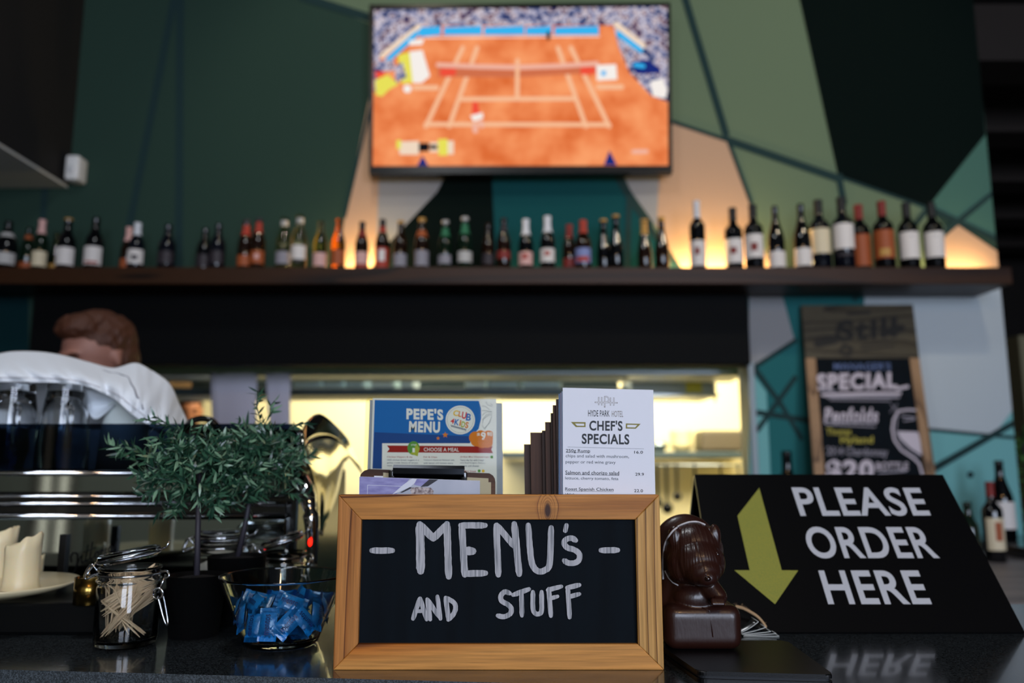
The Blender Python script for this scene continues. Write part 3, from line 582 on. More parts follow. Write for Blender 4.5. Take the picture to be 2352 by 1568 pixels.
# ------------------------------------------------------------------ bar counter
CZ = 1.05
e0 = atZ(0, 1537, CZ); e1 = atZ(760, 1557, CZ); dd = (e1 - e0) / (e1.x - e0.x)
fL = e0 + dd * (-1.9 - e0.x); fR = e0 + dd * (1.9 - e0.x)
def granite(name, rough, coat, base='0e1113', fl='3a4145', sc=900):
    m = mat(name, base, rough, coat=coat); nt = m.node_tree; b = nt.nodes['Principled BSDF']
    tc = nt.nodes.new('ShaderNodeTexCoord'); v = nt.nodes.new('ShaderNodeTexVoronoi'); v.inputs['Scale'].default_value = sc; nt.links.new(tc.outputs['Object'], v.inputs['Vector'])
    r = nt.nodes.new('ShaderNodeValToRGB'); e = r.color_ramp.elements; e[0].position = .25; e[0].color = (*lin(base), 1); e[1].position = .95; e[1].color = (*lin(fl), 1)
    bw = nt.nodes.new('ShaderNodeSeparateColor'); nt.links.new(v.outputs['Color'], bw.inputs[0]); nt.links.new(bw.outputs[0], r.inputs[0]); nt.links.new(r.outputs[0], b.inputs['Base Color'])
    return m
M_top = granite('granite_polished', .16, .35); M_face = granite('granite_honed_lit_edge', .6, 0, '22282b', '4a5257')  # paler edge: honed finish, with daylight on the front put into the grey
mb = MB(); q = [fL, fR, Vector((1.9, 1.235, CZ)), Vector((-1.9, 1.235, CZ))]
n0 = len(mb.f); mb.prism(q, (0, 0, -.06), 0)
o = mb.build('bar_counter', [M_top, M_face], label='polished dark granite bar counter in the foreground', cat='counter')
for p in o.data.polygons:
    if abs(p.normal.z) < .5: p.material_index = 1
mb = MB(); mb.prism([fL + Vector((0, .03, -.06)), fR + Vector((0, .03, -.06)), Vector((1.9, 1.2, CZ - .06)), Vector((-1.9, 1.2, CZ - .06))], (0, 0, -(CZ - .061)))
mb.build('bar_front', M_black, o)
# raised ledge at the left end of the counter
LZ = 1.088; lx = -.478
mb = MB(); mb.box((-1.85, 1.02, CZ), (lx, 1.225, LZ), bevel=.004); tag(mb.build('counter_ledge', mat('ledge_black', '060708', .35, spec=.2)), 'low glossy black ledge on the counter under the candle plate', 'ledge')
mb = MB(); mb.box((-2.2, 1.27, .80), (-.15, 1.72, .86)); mb.box((-2.2, 1.34, 0), (-.15, 1.7, .80)); tag(mb.build('work_bench', M_steel), 'steel work bench behind the bar carrying the coffee machine', 'bench')

# ------------------------------------------------------------------ coffee machine
MY = 1.30; mx1 = atY(690, 1100, MY).x
M_mir = mat('machine_mirror_steel', '9aa4a6', .05, 1.0, bump=((5, 5, 5), .03, .001)); M_chr = mat('chrome', 'd8d8d8', .06, 1.0); M_fl = mat('flare_chrome', 'bcb8aa', .07, 1.0); M_blk = mat('machine_black', '08090a', .2, coat=.4)
def zY(py, Y=MY): return atY(400, py, Y).z
cmx = thing('coffee_machine', 'long mirror steel coffee machine with flared chrome end on the left of the bar', 'coffee machine', (-.95, MY + .2, .86))
mb = MB(); mb.box((-1.7, MY + .012, .90), (mx1, MY + .36, zY(1078)), bevel=.008); mb.build('body', M_blk, cmx)
mb = MB(); mb.box((-1.7, MY + .004, zY(1132)), (mx1 - .02, MY + .02, zY(1090)), bevel=.002); mb.build('upper_panel', M_mir, cmx)
mb = MB(); mb.box((-1.7, MY, .905), (mx1 - .02, MY + .02, zY(1190)), bevel=.002); lp = mb.build('lower_panel', M_mir, cmx)
for py, r in ((1086, .0032), (1139, .0022), (1156, .0026), (1184, .0032)):
    z = zY(py); mb = MB(); mb.tube([(-1.7, MY - .004, z), (mx1 - .02, MY - .004, z)], r, 10); mb.build('trim_bar', M_chr, cmx)
mb = MB(); mb.box((-1.7, MY - .003, zY(1180)), (mx1 - .02, MY + .02, zY(1160)), bevel=.002); mb.build('black_band', M_blk, cmx)
for x in (-1.55, mx1 - .08):
    mb = MB(); mb.lathe([(0, 0), (.03, 0), (.024, .04), (0, .04)], (x, MY + .08, .86), 16); mb.build('foot', M_blk, cmx)
# smoked cup guard
mb = MB(); zb, zt = zY(1080), zY(973); mb.box((-1.7, MY - .004, zb), (mx1 - .01, MY + .002, zt), bevel=.0015); mb.build('cup_guard', glassy('smoked_blue_acrylic', '66798c', .2, .6), cmx, label='smoked blue acrylic cup guard')
mb = MB(); mb.box((-.52, MY + .01, zb), (mx1 - .004, MY + .36, zY(984)), bevel=.006); mb.build('lid_housing', M_blk, cmx)
lm = planeY(MY - .0008)
def zl(x, y): return (x / 3.843, 1160 + y / 3.843)
mb = MB(); SC = lambda pts, w_=9: mb.stroke(lm, [zl(*p) for p in pts], w_ / 3.843, 0, 0)
SC([(628, 500), (622, 455), (640, 422), (668, 418), (684, 440), (680, 510), (664, 570), (640, 606), (622, 606), (620, 590)], 12); SC([(664, 570), (700, 470), (722, 440)]); SC([(722, 440), (716, 500), (726, 512), (745, 490)]); SC([(775, 350), (752, 480), (760, 498), (782, 470)]); SC([(815, 325), (792, 460), (800, 480), (828, 450)]); SC([(740, 415), (835, 375)])
SC([(855, 410), (838, 425), (836, 455), (850, 466), (868, 448), (868, 420), (855, 410), (890, 405)]); SC([(892, 392), (886, 452)]); SC([(890, 415), (906, 392), (916, 398)]); SC([(932, 380), (926, 436), (940, 430)]); SC([(990, 365), (966, 362), (952, 390), (960, 415), (980, 400), (992, 362), (988, 405), (1004, 395), (1035, 300)])
mb.build('lettering', M_black, lp, label='black script lettering on the mirror panel')
# right end: square post, bent steam pipe, flared chrome leaf
def fe(x, y, Y): return atY(560 + x / 3.92, 940 + y / 3.92, Y)
a = fe(440, 1420, MY - .03); b_ = fe(500, 632, MY - .03)
mb = MB(); mb.box((a.x, MY - .03, .90), (b_.x, MY + .02, b_.z), bevel=.002); mb.build('corner_post', mat('post_steel', '59666b', .25, 1), cmx)
pp = smoothline([fe(545, 610, MY - .01), fe(560, 720, MY - .03), fe(590, 860, MY - .045), fe(612, 1010, MY - .05), fe(618, 1180, MY - .05), fe(622, 1400, MY - .045)], 24)
mb = MB(); mb.tube(pp, [.0075 + .0055 * math.sin(math.pi * min(1, i / 12)) if i < 12 else .013 - .006 * (i - 12) / 11 for i in range(24)], 18); mb.build('end_column', M_chr, cmx)
mb = MB(); c = fe(616, 1188, MY - .052); mb.ell(c + Vector((0, -.013, 0)), (.0032, .0015, .006)); mb.build('indicator_light', emis('red_led', 'ff2010', 3), cmx, label='small red indicator light')
nA = 22
FY = lambda x, m=0.0: 1.27 + .42 * (x - 520) / 555 + m      # the end cap faces right: its left edge is near, its right edge far
fx = lambda pts: smoothline([fe(x, y, FY(x, m)) for x, y, m in pts], nA)
A_ = fx(((522, 330, .02), (530, 200, .03), (600, 80, .03), (700, 42, .03), (850, 165, .03), (965, 310, .03), (1075, 575, .03)))
B_ = fx(((522, 395, .0), (560, 300, .0), (610, 258, .0), (690, 236, 0), (790, 240, 0), (890, 310, 0), (965, 430, 0)))
C_ = fx(((590, 520, -.02), (620, 560, -.03), (670, 560, -.035), (740, 540, -.03), (810, 520, -.03), (860, 500, -.02), (900, 500, 0)))
D_ = fx(((635, 800, .0), (650, 800, -.02), (690, 800, -.02), (730, 795, -.03), (770, 785, -.02), (810, 775, -.02), (840, 770, .0)))
E_ = fx(((676, 1120, .02), (680, 1122, .01), (684, 1124, .01), (688, 1126, .01), (692, 1128, .01), (697, 1128, .01), (702, 1126, .0)))
mb = MB(); rows = []
for t_ in range(9): rows.append([A_[i].lerp(B_[i], t_ / 8) for i in range(nA)])
mb.grid(rows); o = mb.build('end_flare', M_fl, cmx, label='flared chrome end sheet'); baked(o, [('SOLIDIFY', dict(thickness=.003))]); smooth(o)
mb = MB(); rows = []
prof = [B_, C_, D_, E_]
for t_ in range(25):
    rows.append([smoothline([r_[i] for r_ in prof], 25)[t_] for i in range(nA)])
mb.grid(rows); o = mb.build('end_leaf', M_fl, cmx, label='tapering chrome end leaf'); baked(o, [('SOLIDIFY', dict(thickness=.003))]); smooth(o)
hk = [atY(x, y, MY + .12) for x, y in ((425, 985), (440, 968), (462, 961), (485, 966), (503, 984))]
mb = MB(); mb.tube(smoothline(hk, 16), .006, 10); mb.build('lid_handle', M_blk, cmx)

# ------------------------------------------------------------------ glass mugs standing upside down behind the guard
M_gl = realglass('mug_glass', 'fbfdff', .0); M_cer = mat('cup_ceramic', 'dfe6e2', .25, coat=.4)
ZT0 = zY(1080)
def mug(px, label):
    Y = MY + .09; c = atY(px, 1000, Y); c.z = ZT0 + .001; H = atY(px, 882, Y).z - c.z
    t = thing('glass_mug', label, 'mug', c, 'upturned glass mugs on the coffee machine'); t.rotation_euler = (0, 0, -.6); ro, ri = .043, .0395
    mb = MB(); mb.lathe([(ri - .003, .0), (ro - .001, 0), (ro, .004), (ro - .001, .03), (.036, H * .65), (.030, H - .012), (.031, H - .004), (.029, H), (.0, H), (0, H - .010), (.026, H - .014), (.0325, H * .65), (ri, .03), (ri - .003, 0)], seg=40)
    mb.build('mug_body', M_gl, t, local=True)
    mb = MB(); pts = smoothline([(.032, -.012, H * .72), (.050, -.018, H * .74), (.060, -.022, H * .62), (.058, -.021, H * .42), (.047, -.016, H * .26), (.036, -.012, H * .24)], 18); mb.tube(pts, .0055, 12); mb.build('handle', M_gl, t, local=True)
    mb = MB(); mb.lathe([(0, H + .0005), (.030, H + .0005), (.0325, H + .003), (.030, H + .006), (0, H + .0045)], seg=30); mb.build('foot_rim', mat('mug_foot_dark', '101820', .1, coat=.6), t, local=True, label='thick dark-looking glass foot')
mug(28, 'upturned glass mug at the left edge of the photo'); mug(146, 'upturned glass mug with its handle clear, second from the left edge')
c = atY(285, 1020, MY + .16); c.z = ZT0 + .001; H = atY(285, 905, MY + .16).z - c.z
t = thing('white_cup', 'upturned white cup under the cloth\'s right end', 'cup', c)
mb = MB(); mb.lathe([(.040, 0), (.044, 0), (.043, .02), (.036, H - .02), (.026, H - .004), (.024, H), (0, H), (0, H - .006), (.030, H - .02), (.040, 0)], seg=40); mb.build('cup_body', M_cer, t, local=True)
mb = MB(); mb.tube(smoothline([(.036, .012, H * .7), (.056, .018, H * .66), (.058, .019, H * .4), (.041, .013, H * .25)], 14), .004, 10); mb.build('handle', M_cer, t, local=True)
# ------------------------------------------------------------------ cloth draped over the mugs
top = smoothline([Vector((x, y, 0)) for x, y in ((-90, 842), (-20, 818), (30, 808), (95, 809), (150, 818), (210, 834), (262, 846), (310, 834), (345, 850), (388, 880), (412, 930), (432, 972))], 60)
bot = smoothline([Vector((x, y, 0)) for x, y in ((-90, 880), (-20, 877), (40, 877), (95, 878), (150, 880), (195, 886), (235, 901), (268, 920), (290, 940), (315, 960), (345, 980), (372, 1000))], 60)
rows = []
for j in range(22):
    f = j / 21; row = []
    for i in range(60):
        p = top[i].lerp(bot[i], f); Y = 1.50 - .155 * math.sin(min(1, f * 1.25) * math.pi / 2)
        n_ = noise.noise(Vector((i * .16 - f * 1.1, f * 1.4, 3.1))) * .014 + noise.noise(Vector((i * .42 - f * 2.8, f * 1.5, 9.1))) * .010 + noise.noise(Vector((i * .8 - f * 5, f * 3, 5.5))) * .004
        Y += n_ * (1.0 + .4 * (i > 30)) - (.0 if i < 30 else .02 * math.sin((i - 30) / 29 * 3.1) * f); q = atY(p.x, p.y, Y); row.append(q)
    rows.append(row)
mb = MB(); mb.grid(rows)
fl = []
for j in range(10):
    f = j / 9; fl.append([atY(*((1 - f) * a_ + f * b2 for a_, b2 in zip(P0, P1)), 1.41 - .01 * math.sin(f * 6 + k * .6) + .004 * k) for k, (P0, P1) in enumerate(zip([(178, 884), (200, 886), (225, 896), (250, 908), (272, 920)], [(196, 930), (204, 948), (216, 966), (232, 958), (262, 930)]))])
mb.grid(fl)
back_ = [[atY(top[i].x, top[i].y + (986 - top[i].y) * j / 7, 1.50 + .05 * math.sin(j / 7 * 1.6) + .008 * noise.noise(Vector((i * .25, j * .3, 2)))) for i in range(0, 52)] for j in range(8)]
mb.grid(back_)
M_cl = mat('linen_cloth', 'e9eef3', .9, bump=((700, 700, 700), .3, .0006), sheen=.2)
o = mb.build('tea_towel', M_cl); baked(o, [('SUBSURF', dict(levels=1)), ('SOLIDIFY', dict(thickness=.0025, offset=0))]); smooth(o)
tag(o, 'rumpled white linen cloth draped over the upturned mugs', 'cloth')
seam = smoothline([rows[int(3 + 13 * k / 9)][30 + k * 2] + Vector((0, -.004, 0)) for k in range(10)], 30)
mb = MB(); mb.tube(seam, .0014, 6); sm = mb.build('stitched_seam', mat('seam_grey', '8d8f96', .9), o, label='stitched seam')  # raised seam line in plain grey
hem = [rows[18][i] + Vector((0, -.0028, 0)) for i in range(0, 60)]
mb = MB(); mb.tube(hem, .0008, 6); mb.build('hem', mat('hem_thread', 'b9b6b8', .9), o)

# ------------------------------------------------------------------ potted topiary plants
M_leaf = [mat('leaf_dark', '1f4030', .3, spec=.6), mat('leaf_mid', '3d644a', .3, spec=.6), mat('leaf_pale', '7a9c7c', .35, spec=.6)]
M_pot = mat('pot_black', '050505', .6, spec=.2); M_stem = mat('stem_grey', '2b2830', .6)
def plant(name, label, base, hpot, rpot, hstem, centre, R_, nspr, seed, extra=()):
    rnd = random.Random(seed); t = thing(name, label, 'plant', base, 'small topiary plants beside the coffee machine')
    mb = MB(); mb.lathe([(0, 0), (rpot * .82, 0), (rpot, hpot), (rpot * 1.02, hpot), (rpot * .93, hpot), (rpot * .9, hpot - .008), (0, hpot - .008)], base, 36); pt = mb.build('pot', M_pot, t)
    mb = MB(); mb.lathe([(rpot * .9, hpot - .006), (rpot * .5, hpot - .003), (0, hpot - .001)], base, 24); mb.build('soil', mat('soil_dark', '0b0907', .9), pt)
    cz = Vector(centre); mb = MB(); mb.tube([Vector(base) + Vector((0, 0, hpot - .006)), (Vector(base) + cz) / 2 + Vector((0, 0, .03)), cz], [.0036, .0034, .003], 10); mb.build('stem', M_stem, t)
    mb = MB()
    def leaf(p, d, L, wd):
        up = Vector((rnd.uniform(-1, 1), rnd.uniform(-1, 1), rnd.uniform(-1, 1))); s_ = d.cross(up).normalized() * wd; curl = s_.cross(d).normalized() * L * rnd.uniform(.1, .45); mi = rnd.choice((0, 0, 1, 1, 2)); vs = []
        for k, (f, g) in enumerate(((0, .35), (.3, 1), (.65, .8), (1, .05))):
            q_ = p + d * L * f + curl * f * f; vs += [q_ - s_ * g, q_ + s_ * g]
        mb.add(vs, [(0, 1, 3, 2), (2, 3, 5, 4), (4, 5, 7, 6)], mi, True)
    def sprig(p, d, L, n):
        d = d.normalized(); pts = [p]
        for k in range(6): d = (d + Vector((rnd.uniform(-.3, .3), rnd.uniform(-.3, .3), rnd.uniform(-.2, .35)))).normalized(); pts.append(pts[-1] + d * L / 6)
        mb.tube(pts, .0007, 4, 0)
        for k in range(n):
            f = (k + .5) / n * 5.99; i = int(f); q_ = pts[i].lerp(pts[min(i + 1, 6)], f - i); ax = (pts[min(i + 1, 6)] - pts[i]).normalized()
            rd = Vector((rnd.uniform(-1, 1), rnd.uniform(-1, 1), rnd.uniform(-1, 1))); rd = (rd - ax * rd.dot(ax)).normalized(); leaf(q_, (rd + ax * rnd.uniform(.3, 1.0)).normalized(), rnd.uniform(.011, .021), rnd.uniform(.0013, .0022))
    for k in range(nspr):
        d = Vector((rnd.gauss(0, 1), rnd.gauss(0, 1), rnd.gauss(0, 1))).normalized(); p = cz + Vector((d.x * R_[0], d.y * R_[1], d.z * R_[2])) * rnd.uniform(.15, .72); sprig(p, d + Vector((0, 0, .15)), rnd.uniform(.026, .042), 16)
    for (p0, d, L) in extra: sprig(Vector(p0), Vector(d), L, int(L * 420))
    mb.build('foliage', M_leaf, t)
y1 = 1.02; x1 = atY(448, 1400, y1).x
b1 = (x1, y1, CZ); hp = atY(448, 1318, y1).z - CZ
ct1 = atY(458, 1085, y1 + .02)
plant('topiary_plant', 'leafy topiary in a black pot standing right behind the toothpick jar', b1, hp, .0355, 0, ct1, (.078, .062, .040), 115, 3,
      [(atY(430, 1000, y1 + .06), (-.5, 0, .55), .05), (atY(395, 985, y1 + .06), (-.5, 0, .5), .04), (atY(330, 1040, y1 + .05), (-1, 0, .05), .05), (atY(320, 1060, y1 + .05), (-1, 0, 0), .045), (atY(420, 1120, y1 + .05), (-.8, 0, -.5), .045), (atY(430, 1150, y1 + .05), (-.6, -.2, -.35), .04), (atY(470, 1140, y1), (.1, -.3, -.6), .03)])
y2 = 1.10; c2 = atY(545, 1275, y2); b2_ = (c2.x, y2, CZ); hp2 = c2.z - CZ; ct2 = atY(588, 1068, y2)
plant('topiary_plant', 'leafy topiary in a black pot standing right behind the sweets bowl', b2_, hp2, .038, 0, ct2, (.062, .06, .042), 100, 11,
      [(atY(598, 975, y2), (.05, 0, 1), .05), (atY(605, 985, y2), (.1, 0, 1), .045), (atY(640, 1010, y2), (.7, 0, .5), .05), (atY(660, 1060, y2), (1, 0, .05), .045), (atY(640, 1130, y2), (.8, 0, -.4), .045), (atY(560, 1130, y2), (.1, 0, -.8), .04)])

# ------------------------------------------------------------------ clip-top glass jars
M_jar = realglass('jar_glass', 'fbfdfd', .0); M_wire = mat('wire_chrome', 'c9ccd0', .15, 1.0)
def clipjar(base, r, h, lidtilt, label, open_=True):
    t = thing('clip_jar', label, 'jar', base); th = .0028
    mb = MB(); mb.lathe([(0, 0), (r * .9, 0), (r * .97, .003), (r, .010), (r, h * .72), (r * .96, h * .76), (r * 1.04, h * .785), (r * 1.05, h * .80), (r * .98, h * .82), (r * .96, h * .9), (r * 1.02, h * .93), (r * 1.0, h * .95), (r * .9, h * .95), (r * .9, h * .78), (r - th, h * .7), (r - th, .011), (r * .8, .006), (0, .006)], seg=48); mb.build('jar_body', M_jar, t, local=True)
    hinge = Vector((-r * 1.05, 0, h * .93)); RM = Matrix.Translation(hinge) @ Matrix.Rotation(-lidtilt, 4, 'Y') @ Matrix.Translation(-hinge)
    mb = MB(); mb.lathe([(0, h * .97), (r * .84, h * .97), (r * .86, h * .94), (r * .9, h * .96), (r * 1.0, h * .98), (r * 1.02, h * 1.02), (r * .97, h * 1.07), (r * .8, h * 1.09), (0, h * 1.085)], seg=48, M=RM); lid = mb.build('lid', M_jar, t, local=True)
    mb = MB(); mb.tube([RM @ Vector((r * 1.04 * math.cos(a), r * 1.04 * math.sin(a), h * 1.005)) for a in [2 * math.pi * i / 40 for i in range(40)]], .0012, 8, closed=True)
    mb.tube([RM @ Vector(p) for p in ((r * 1.04, 0, h * 1.005), (r * 1.3, 0, h * 1.03), (r * 1.42, 0, h * 1.1))], .0013, 8); mb.build('lid_wire', M_wire, lid, local=True)
    mb = MB(); mb.tube([(r * 1.01 * math.cos(a), r * 1.01 * math.sin(a), h * .865) for a in [2 * math.pi * i / 40 for i in range(40)]], .0013, 8, closed=True)
    mb.tube(smoothline([(-r * 1.0, -r * .2, h * .9), (-r * 1.25, -r * .2, h * .98), (-r * 1.45, -r * .15, h * .86), (-r * 1.42, -r * .1, h * .8), (-r * 1.05, -r * .1, h * .86)], 20), .0013, 8)
    mb.tube(smoothline([(-r * .98, r * .2, h * .98), (-r * 1.25, r * .2, h * .99), (-r * 1.5, r * .1, h * .84), (-r * 1.05, r * .1, h * .85)], 20), .0013, 8); mb.build('hinge_wire', M_wire, t, local=True)
    mb = MB(); P = [(r * 1.0, 0, h * .87), (r * 1.3, -.004, h * .9), (r * 1.42, -.006, h * .84), (r * 1.22, -.006, h * .8)]; mb.tube(smoothline(P, 14), .0012, 8)
    mb.tube([(r * 1.3, -.006, h * .86), (r * 1.12, -.008, h * .64)], .0012, 8); mb.tube([(r * 1.1 + .006 * math.cos(a), -.008, h * .63 + .006 * math.sin(a)) for a in [2 * math.pi * i / 16 for i in range(16)]], .0012, 6, closed=True)
    mb.tube(smoothline([(r * 1.1, -.008, h * .6), (r * 1.3, -.008, h * .38), (r * 1.44, -.008, h * .26), (r * 1.44, -.003, h * .27), (r * 1.3, -.003, h * .5), (r * 1.18, -.004, h * .66)], 24), .0012, 8); mb.build('clip_wire', M_wire, t, local=True)
    return t
jc = atZ(287, 1480, CZ); jr = .0345; jh = .093
clipjar(jc, jr, jh, math.radians(11), 'small clip-top glass jar full of wooden toothpicks')
M_pick = mat('toothpick_wood', 'd9bf9a', .6)
mb = MB(); mb.lathe([(0, -.032), (.0004, -.031), (.0010, -.024), (.0010, .024), (.0004, .031), (0, .032)], seg=7)
pk = mb.build('toothpick', M_pick, label='pale wooden toothpick in the clip-top jar', cat='toothpick', group='toothpicks in the jar', local=True)
rnd = random.Random(5); nP = 0; base = jc + Vector((0, 0, .0075)); ri = jr - .0045
def pick(a, b2):
    global nP
    a = Vector(a); b2 = Vector(b2)
    for q in (a, b2):
        l = math.hypot(q.x, q.y)
        if l > ri: q.x *= ri / l; q.y *= ri / l
        q.z = max(q.z, .0012)
    d = (b2 - a).normalized()
    for _ in range(40):      # steepen until the far tip stays inside the glass
        q = a + d * .065
        if math.hypot(q.x, q.y) <= ri + .0006: break
        d = (d + Vector((-q.x * 2, -q.y * 2, .06))).normalized()
    mid = base + a + d * .0325; o = pk if nP == 0 else pk.copy()
    if nP: C.objects.link(o)
    o.location = mid; o.rotation_mode = 'QUATERNION'; o.rotation_quaternion = d.to_track_quat('Z', 'Y'); nP += 1
for i in range(34):    # leaning down to the right, in front
    x = -.029 + rnd.uniform(0, .012); y = -rnd.uniform(.006, .020); pick((x, y, .030 + rnd.uniform(-.006, .014)), (x + .054, y + rnd.uniform(-.004, .004), .003 + rnd.uniform(0, .007)))
for i in range(26):    # standing upright at the left back
    x = -.026 + rnd.uniform(0, .024); y = rnd.uniform(-.004, .022); pick((x, y, .001), (x + rnd.uniform(-.006, .006), y + rnd.uniform(-.003, .003), .064))
for i in range(34):    # leaning up to the right, behind
    x = -.026 + rnd.uniform(0, .016); y = rnd.uniform(-.002, .018); pick((x, y, .002 + rnd.uniform(0, .006)), (x + .048, y + rnd.uniform(-.006, .006), .036 + rnd.uniform(-.006, .014)))
for i in range(10):
    pick((rnd.uniform(-.025, .025), rnd.uniform(-.02, .0), .001 + rnd.uniform(0, .02)), (rnd.uniform(-.028, .028), rnd.uniform(-.02, .02), rnd.uniform(.02, .055)))
for i in range(12):
    x = -.026 + rnd.uniform(0, .01); y = -rnd.uniform(.010, .022); pick((x, y, .001), (x + .036, y + .004, .046 + rnd.uniform(-.01, .006)))
j2 = Vector((atY(500, 1400, 1.19).x, 1.19, CZ)); clipjar(j2, .0365, atY(500, 1232, 1.19).z - CZ, math.radians(0), 'clip-top jar of white sugar behind the topiary stems')
mb = MB(); mb.lathe([(0, .007), (.032, .007), (.0325, .06), (.02, .066), (0, .068)], j2, 30); tag(mb.build('sugar', mat('sugar_white', 'd8d2c4', .8), base=j2), 'white sugar filling the jar behind the topiary stems', 'sugar', kind='stuff')
j3 = Vector((atY(648, 1400, 1.17).x, 1.17, CZ)); clipjar(j3, .030, atY(648, 1258, 1.17).z - CZ, math.radians(18), 'clip-top jar with tilted lid behind the sweets bowl')

# ------------------------------------------------------------------ bowl of wrapped sweets
bc = atZ(645, 1477, CZ); RB = .0415; RT = .0735; HB = atY(640, 1318, bc.y).z - CZ; t_ = .0024
mb = MB(); ro = lambda z: RB + (RT - RB) * z / HB
mb.lathe([(0, 0), (RB * .5, 0), (RB * .93, 0), (RB * .985, .001), (ro(.003), .003), (ro(.006), .006)] + [(ro(HB * k / 8), HB * k / 8) for k in range(1, 8)] + [(ro(HB - .003), HB - .003), (ro(HB - .001), HB - .001), (RT - .0006, HB - .0002), (RT - t_ * .5, HB), (RT - t_ + .0006, HB - .0002), (ro(HB - .001) - t_, HB - .001), (ro(HB - .003) - t_, HB - .003)] + [(ro(HB * k / 8) - t_, HB * k / 8) for k in range(7, 0, -1)] + [(ro(.008) - t_, .0085), (RB - t_ - .001, .0065), (RB * .9, .0056), (RB * .5, .0055), (0, .0055)], bc, 72)
tag(mb.build('glass_bowl', realglass('bowl_glass', 'f2fbf9', .0), base=bc), 'flared clear glass bowl of blue wrapped sweets', 'bowl')
M_wr = [mat('wrapper_blue', '0a70b8', .3, coat=.4, bump=((220, 220, 60), .5, .002)), mat('wrapper_print', '141c5c', .4)]
mb = MB(); L_, Wd, Th = .036, .019, .0042; nx = 14; rows = []; crimp = .006
for sgn in (1, -1):
    rows = []
    for j in range(9):
        v_ = -1 + 2 * j / 8; row = []
        for i in range(nx + 1):
            u_ = -1 + 2 * i / nx; d_ = (1 - abs(u_)) * L_ / 2; h_ = 0 if d_ < crimp else Th * math.sqrt(max(0, 1 - v_ ** 2 * .96)) * min(1, (d_ - crimp) / .006) ** .5
            row.append((u_ * L_ / 2, v_ * Wd / 2 * (1 + (.12 if d_ < crimp else 0)), sgn * h_ + (.0006 * (-1) ** j if d_ < crimp else 0)))
        rows.append(row)
    mb.grid(rows)
sw = mb.build('wrapped_sweet', M_wr[0], label='blue wrapped sweet in the glass bowl', cat='sweet', group='blue sweets in the glass bowl', local=True)
gv, gf = glyphs('mentos', .01)
mb = MB(); mb.add([((u - .5) * .022, (v - .5) * .006, Th + .0005 - 14 * ((v - .5) * .006) ** 2) for u, v in gv], gf); mb.build('lettering', M_wr[1], sw, local=True)
rnd = random.Random(21); place = []
def sweet(loc, rot):
    o = sw if not place else dup(sw, loc, rot); place.append(1); o.location = loc; o.rotation_euler = rot
fr = lambda x, y: Vector(bc) + Vector(x) if 0 else None
def inb(ang, z, k=.80): r_ = (RB + (RT - RB) * z / HB) * k; return Vector(bc) + Vector((r_ * math.cos(ang), r_ * math.sin(ang), z))
for ang, z, roll in ((-1.62, .030, 0), (-2.05, .028, .08), (-1.15, .031, -.8), (-2.5, .036, .5), (-.75, .033, .7), (-.35, .036, -.4), (-2.9, .042, .3), (.1, .040, .2)):
    lean = .35   # standing against the wall, print facing outwards
    M_ = Matrix.Rotation(ang + math.pi / 2, 4, 'Z') @ Matrix.Rotation(math.pi / 2 - lean + .12, 4, 'X') @ Matrix.Rotation(math.pi / 2 + roll, 4, 'Z')
    sweet(inb(ang, z, .84), M_.to_euler())
for i in range(20):
    ang = rnd.uniform(0, 6.28); z = (.012, .022, .034)[i % 3] + rnd.uniform(0, .005); rr = rnd.uniform(.1, .42)
    sweet(inb(ang, z, rr), (rnd.uniform(-.5, .5), rnd.uniform(-.5, .5), rnd.uniform(0, 6.28)))
for ang, z, k in ((1.2, .046, .7), (1.9, .047, .7), (.6, .047, .75), (2.6, .047, .7), (-1.0, .050, .5), (-2.4, .050, .55)):
    sweet(inb(ang, z, k), (rnd.uniform(.5, 1.2), rnd.uniform(-.4, .4), rnd.uniform(0, 6.28)))

# ------------------------------------------------------------------ plate with melted candles, small things on the ledge
pc = atZ(-22, 1346, LZ + .012); pc.z = LZ; RP = atZ(140, 1346, LZ + .015).x - pc.x
M_plate = mat('plate_cream', 'd8c9a2', .3, coat=.3); M_wax = mat('candle_wax', 'e8d8b0', .4, sss=.4)
mb = MB(); mb.lathe([(0, 0), (RP * .5, 0), (RP * .55, .003), (RP * .8, .006), (RP, .014), (RP, .017), (RP * .78, .010), (RP * .5, .006), (0, .006)], pc, 56); tag(mb.build('plate', M_plate, base=pc), 'cream plate under the melted candles at the left edge', 'plate')
def candle(px, py, wpx, top, label, seed):
    zc = pc.z + .0065; c = atZ(px, py, zc); r = abs(atZ(px + wpx / 2, py, zc).x - c.x); h = atY(px, top, c.y).z - zc; rnd = random.Random(seed); rows = []; n = 40
    t = thing('pillar_candle', label, 'candle', c, 'melted candles on the plate')
    pr = [(1.08, 0), (1.0, .06), (.96, .2), (.95, .5), (.97, .75), (1.0, 1), (.92, 1.01), (.78, .9), (.6, .72), (.3, .66), (0, .65)]
    for rr, z in pr:
        row = []
        for i in range(n + 1):
            a = 2 * math.pi * i / n; w_ = Vector((math.cos(a) * .9, math.sin(a) * .9, seed)); rim = .14 * noise.noise(w_ * 2) + .12 * math.cos(a - .3); zz = z * h * (1 + (rim if z > .6 and rr > .5 else 0)); q = rr * r * (1 + .05 * noise.noise(Vector((w_.x * 2, w_.y * 2, z * 1.5 + seed))))
            row.append((c.x + q * math.cos(a), c.y + q * math.sin(a), c.z + zz))
        rows.append(row)
    mb = MB(); mb.grid(rows); mb.build('wax', M_wax, t)
    mb = MB(); mb.tube([(c.x, c.y, c.z + h * .64), (c.x + .001, c.y, c.z + h * .74), (c.x + .003, c.y, c.z + h * .78)], .0012, 6); mb.build('wick', M_black, t)
candle(46, 1352, 76, 1240, 'melted cream pillar candle at the front of the plate', 2)
candle(-6, 1332, 70, 1222, 'melted cream candle cut by the photo\'s left edge', 5)
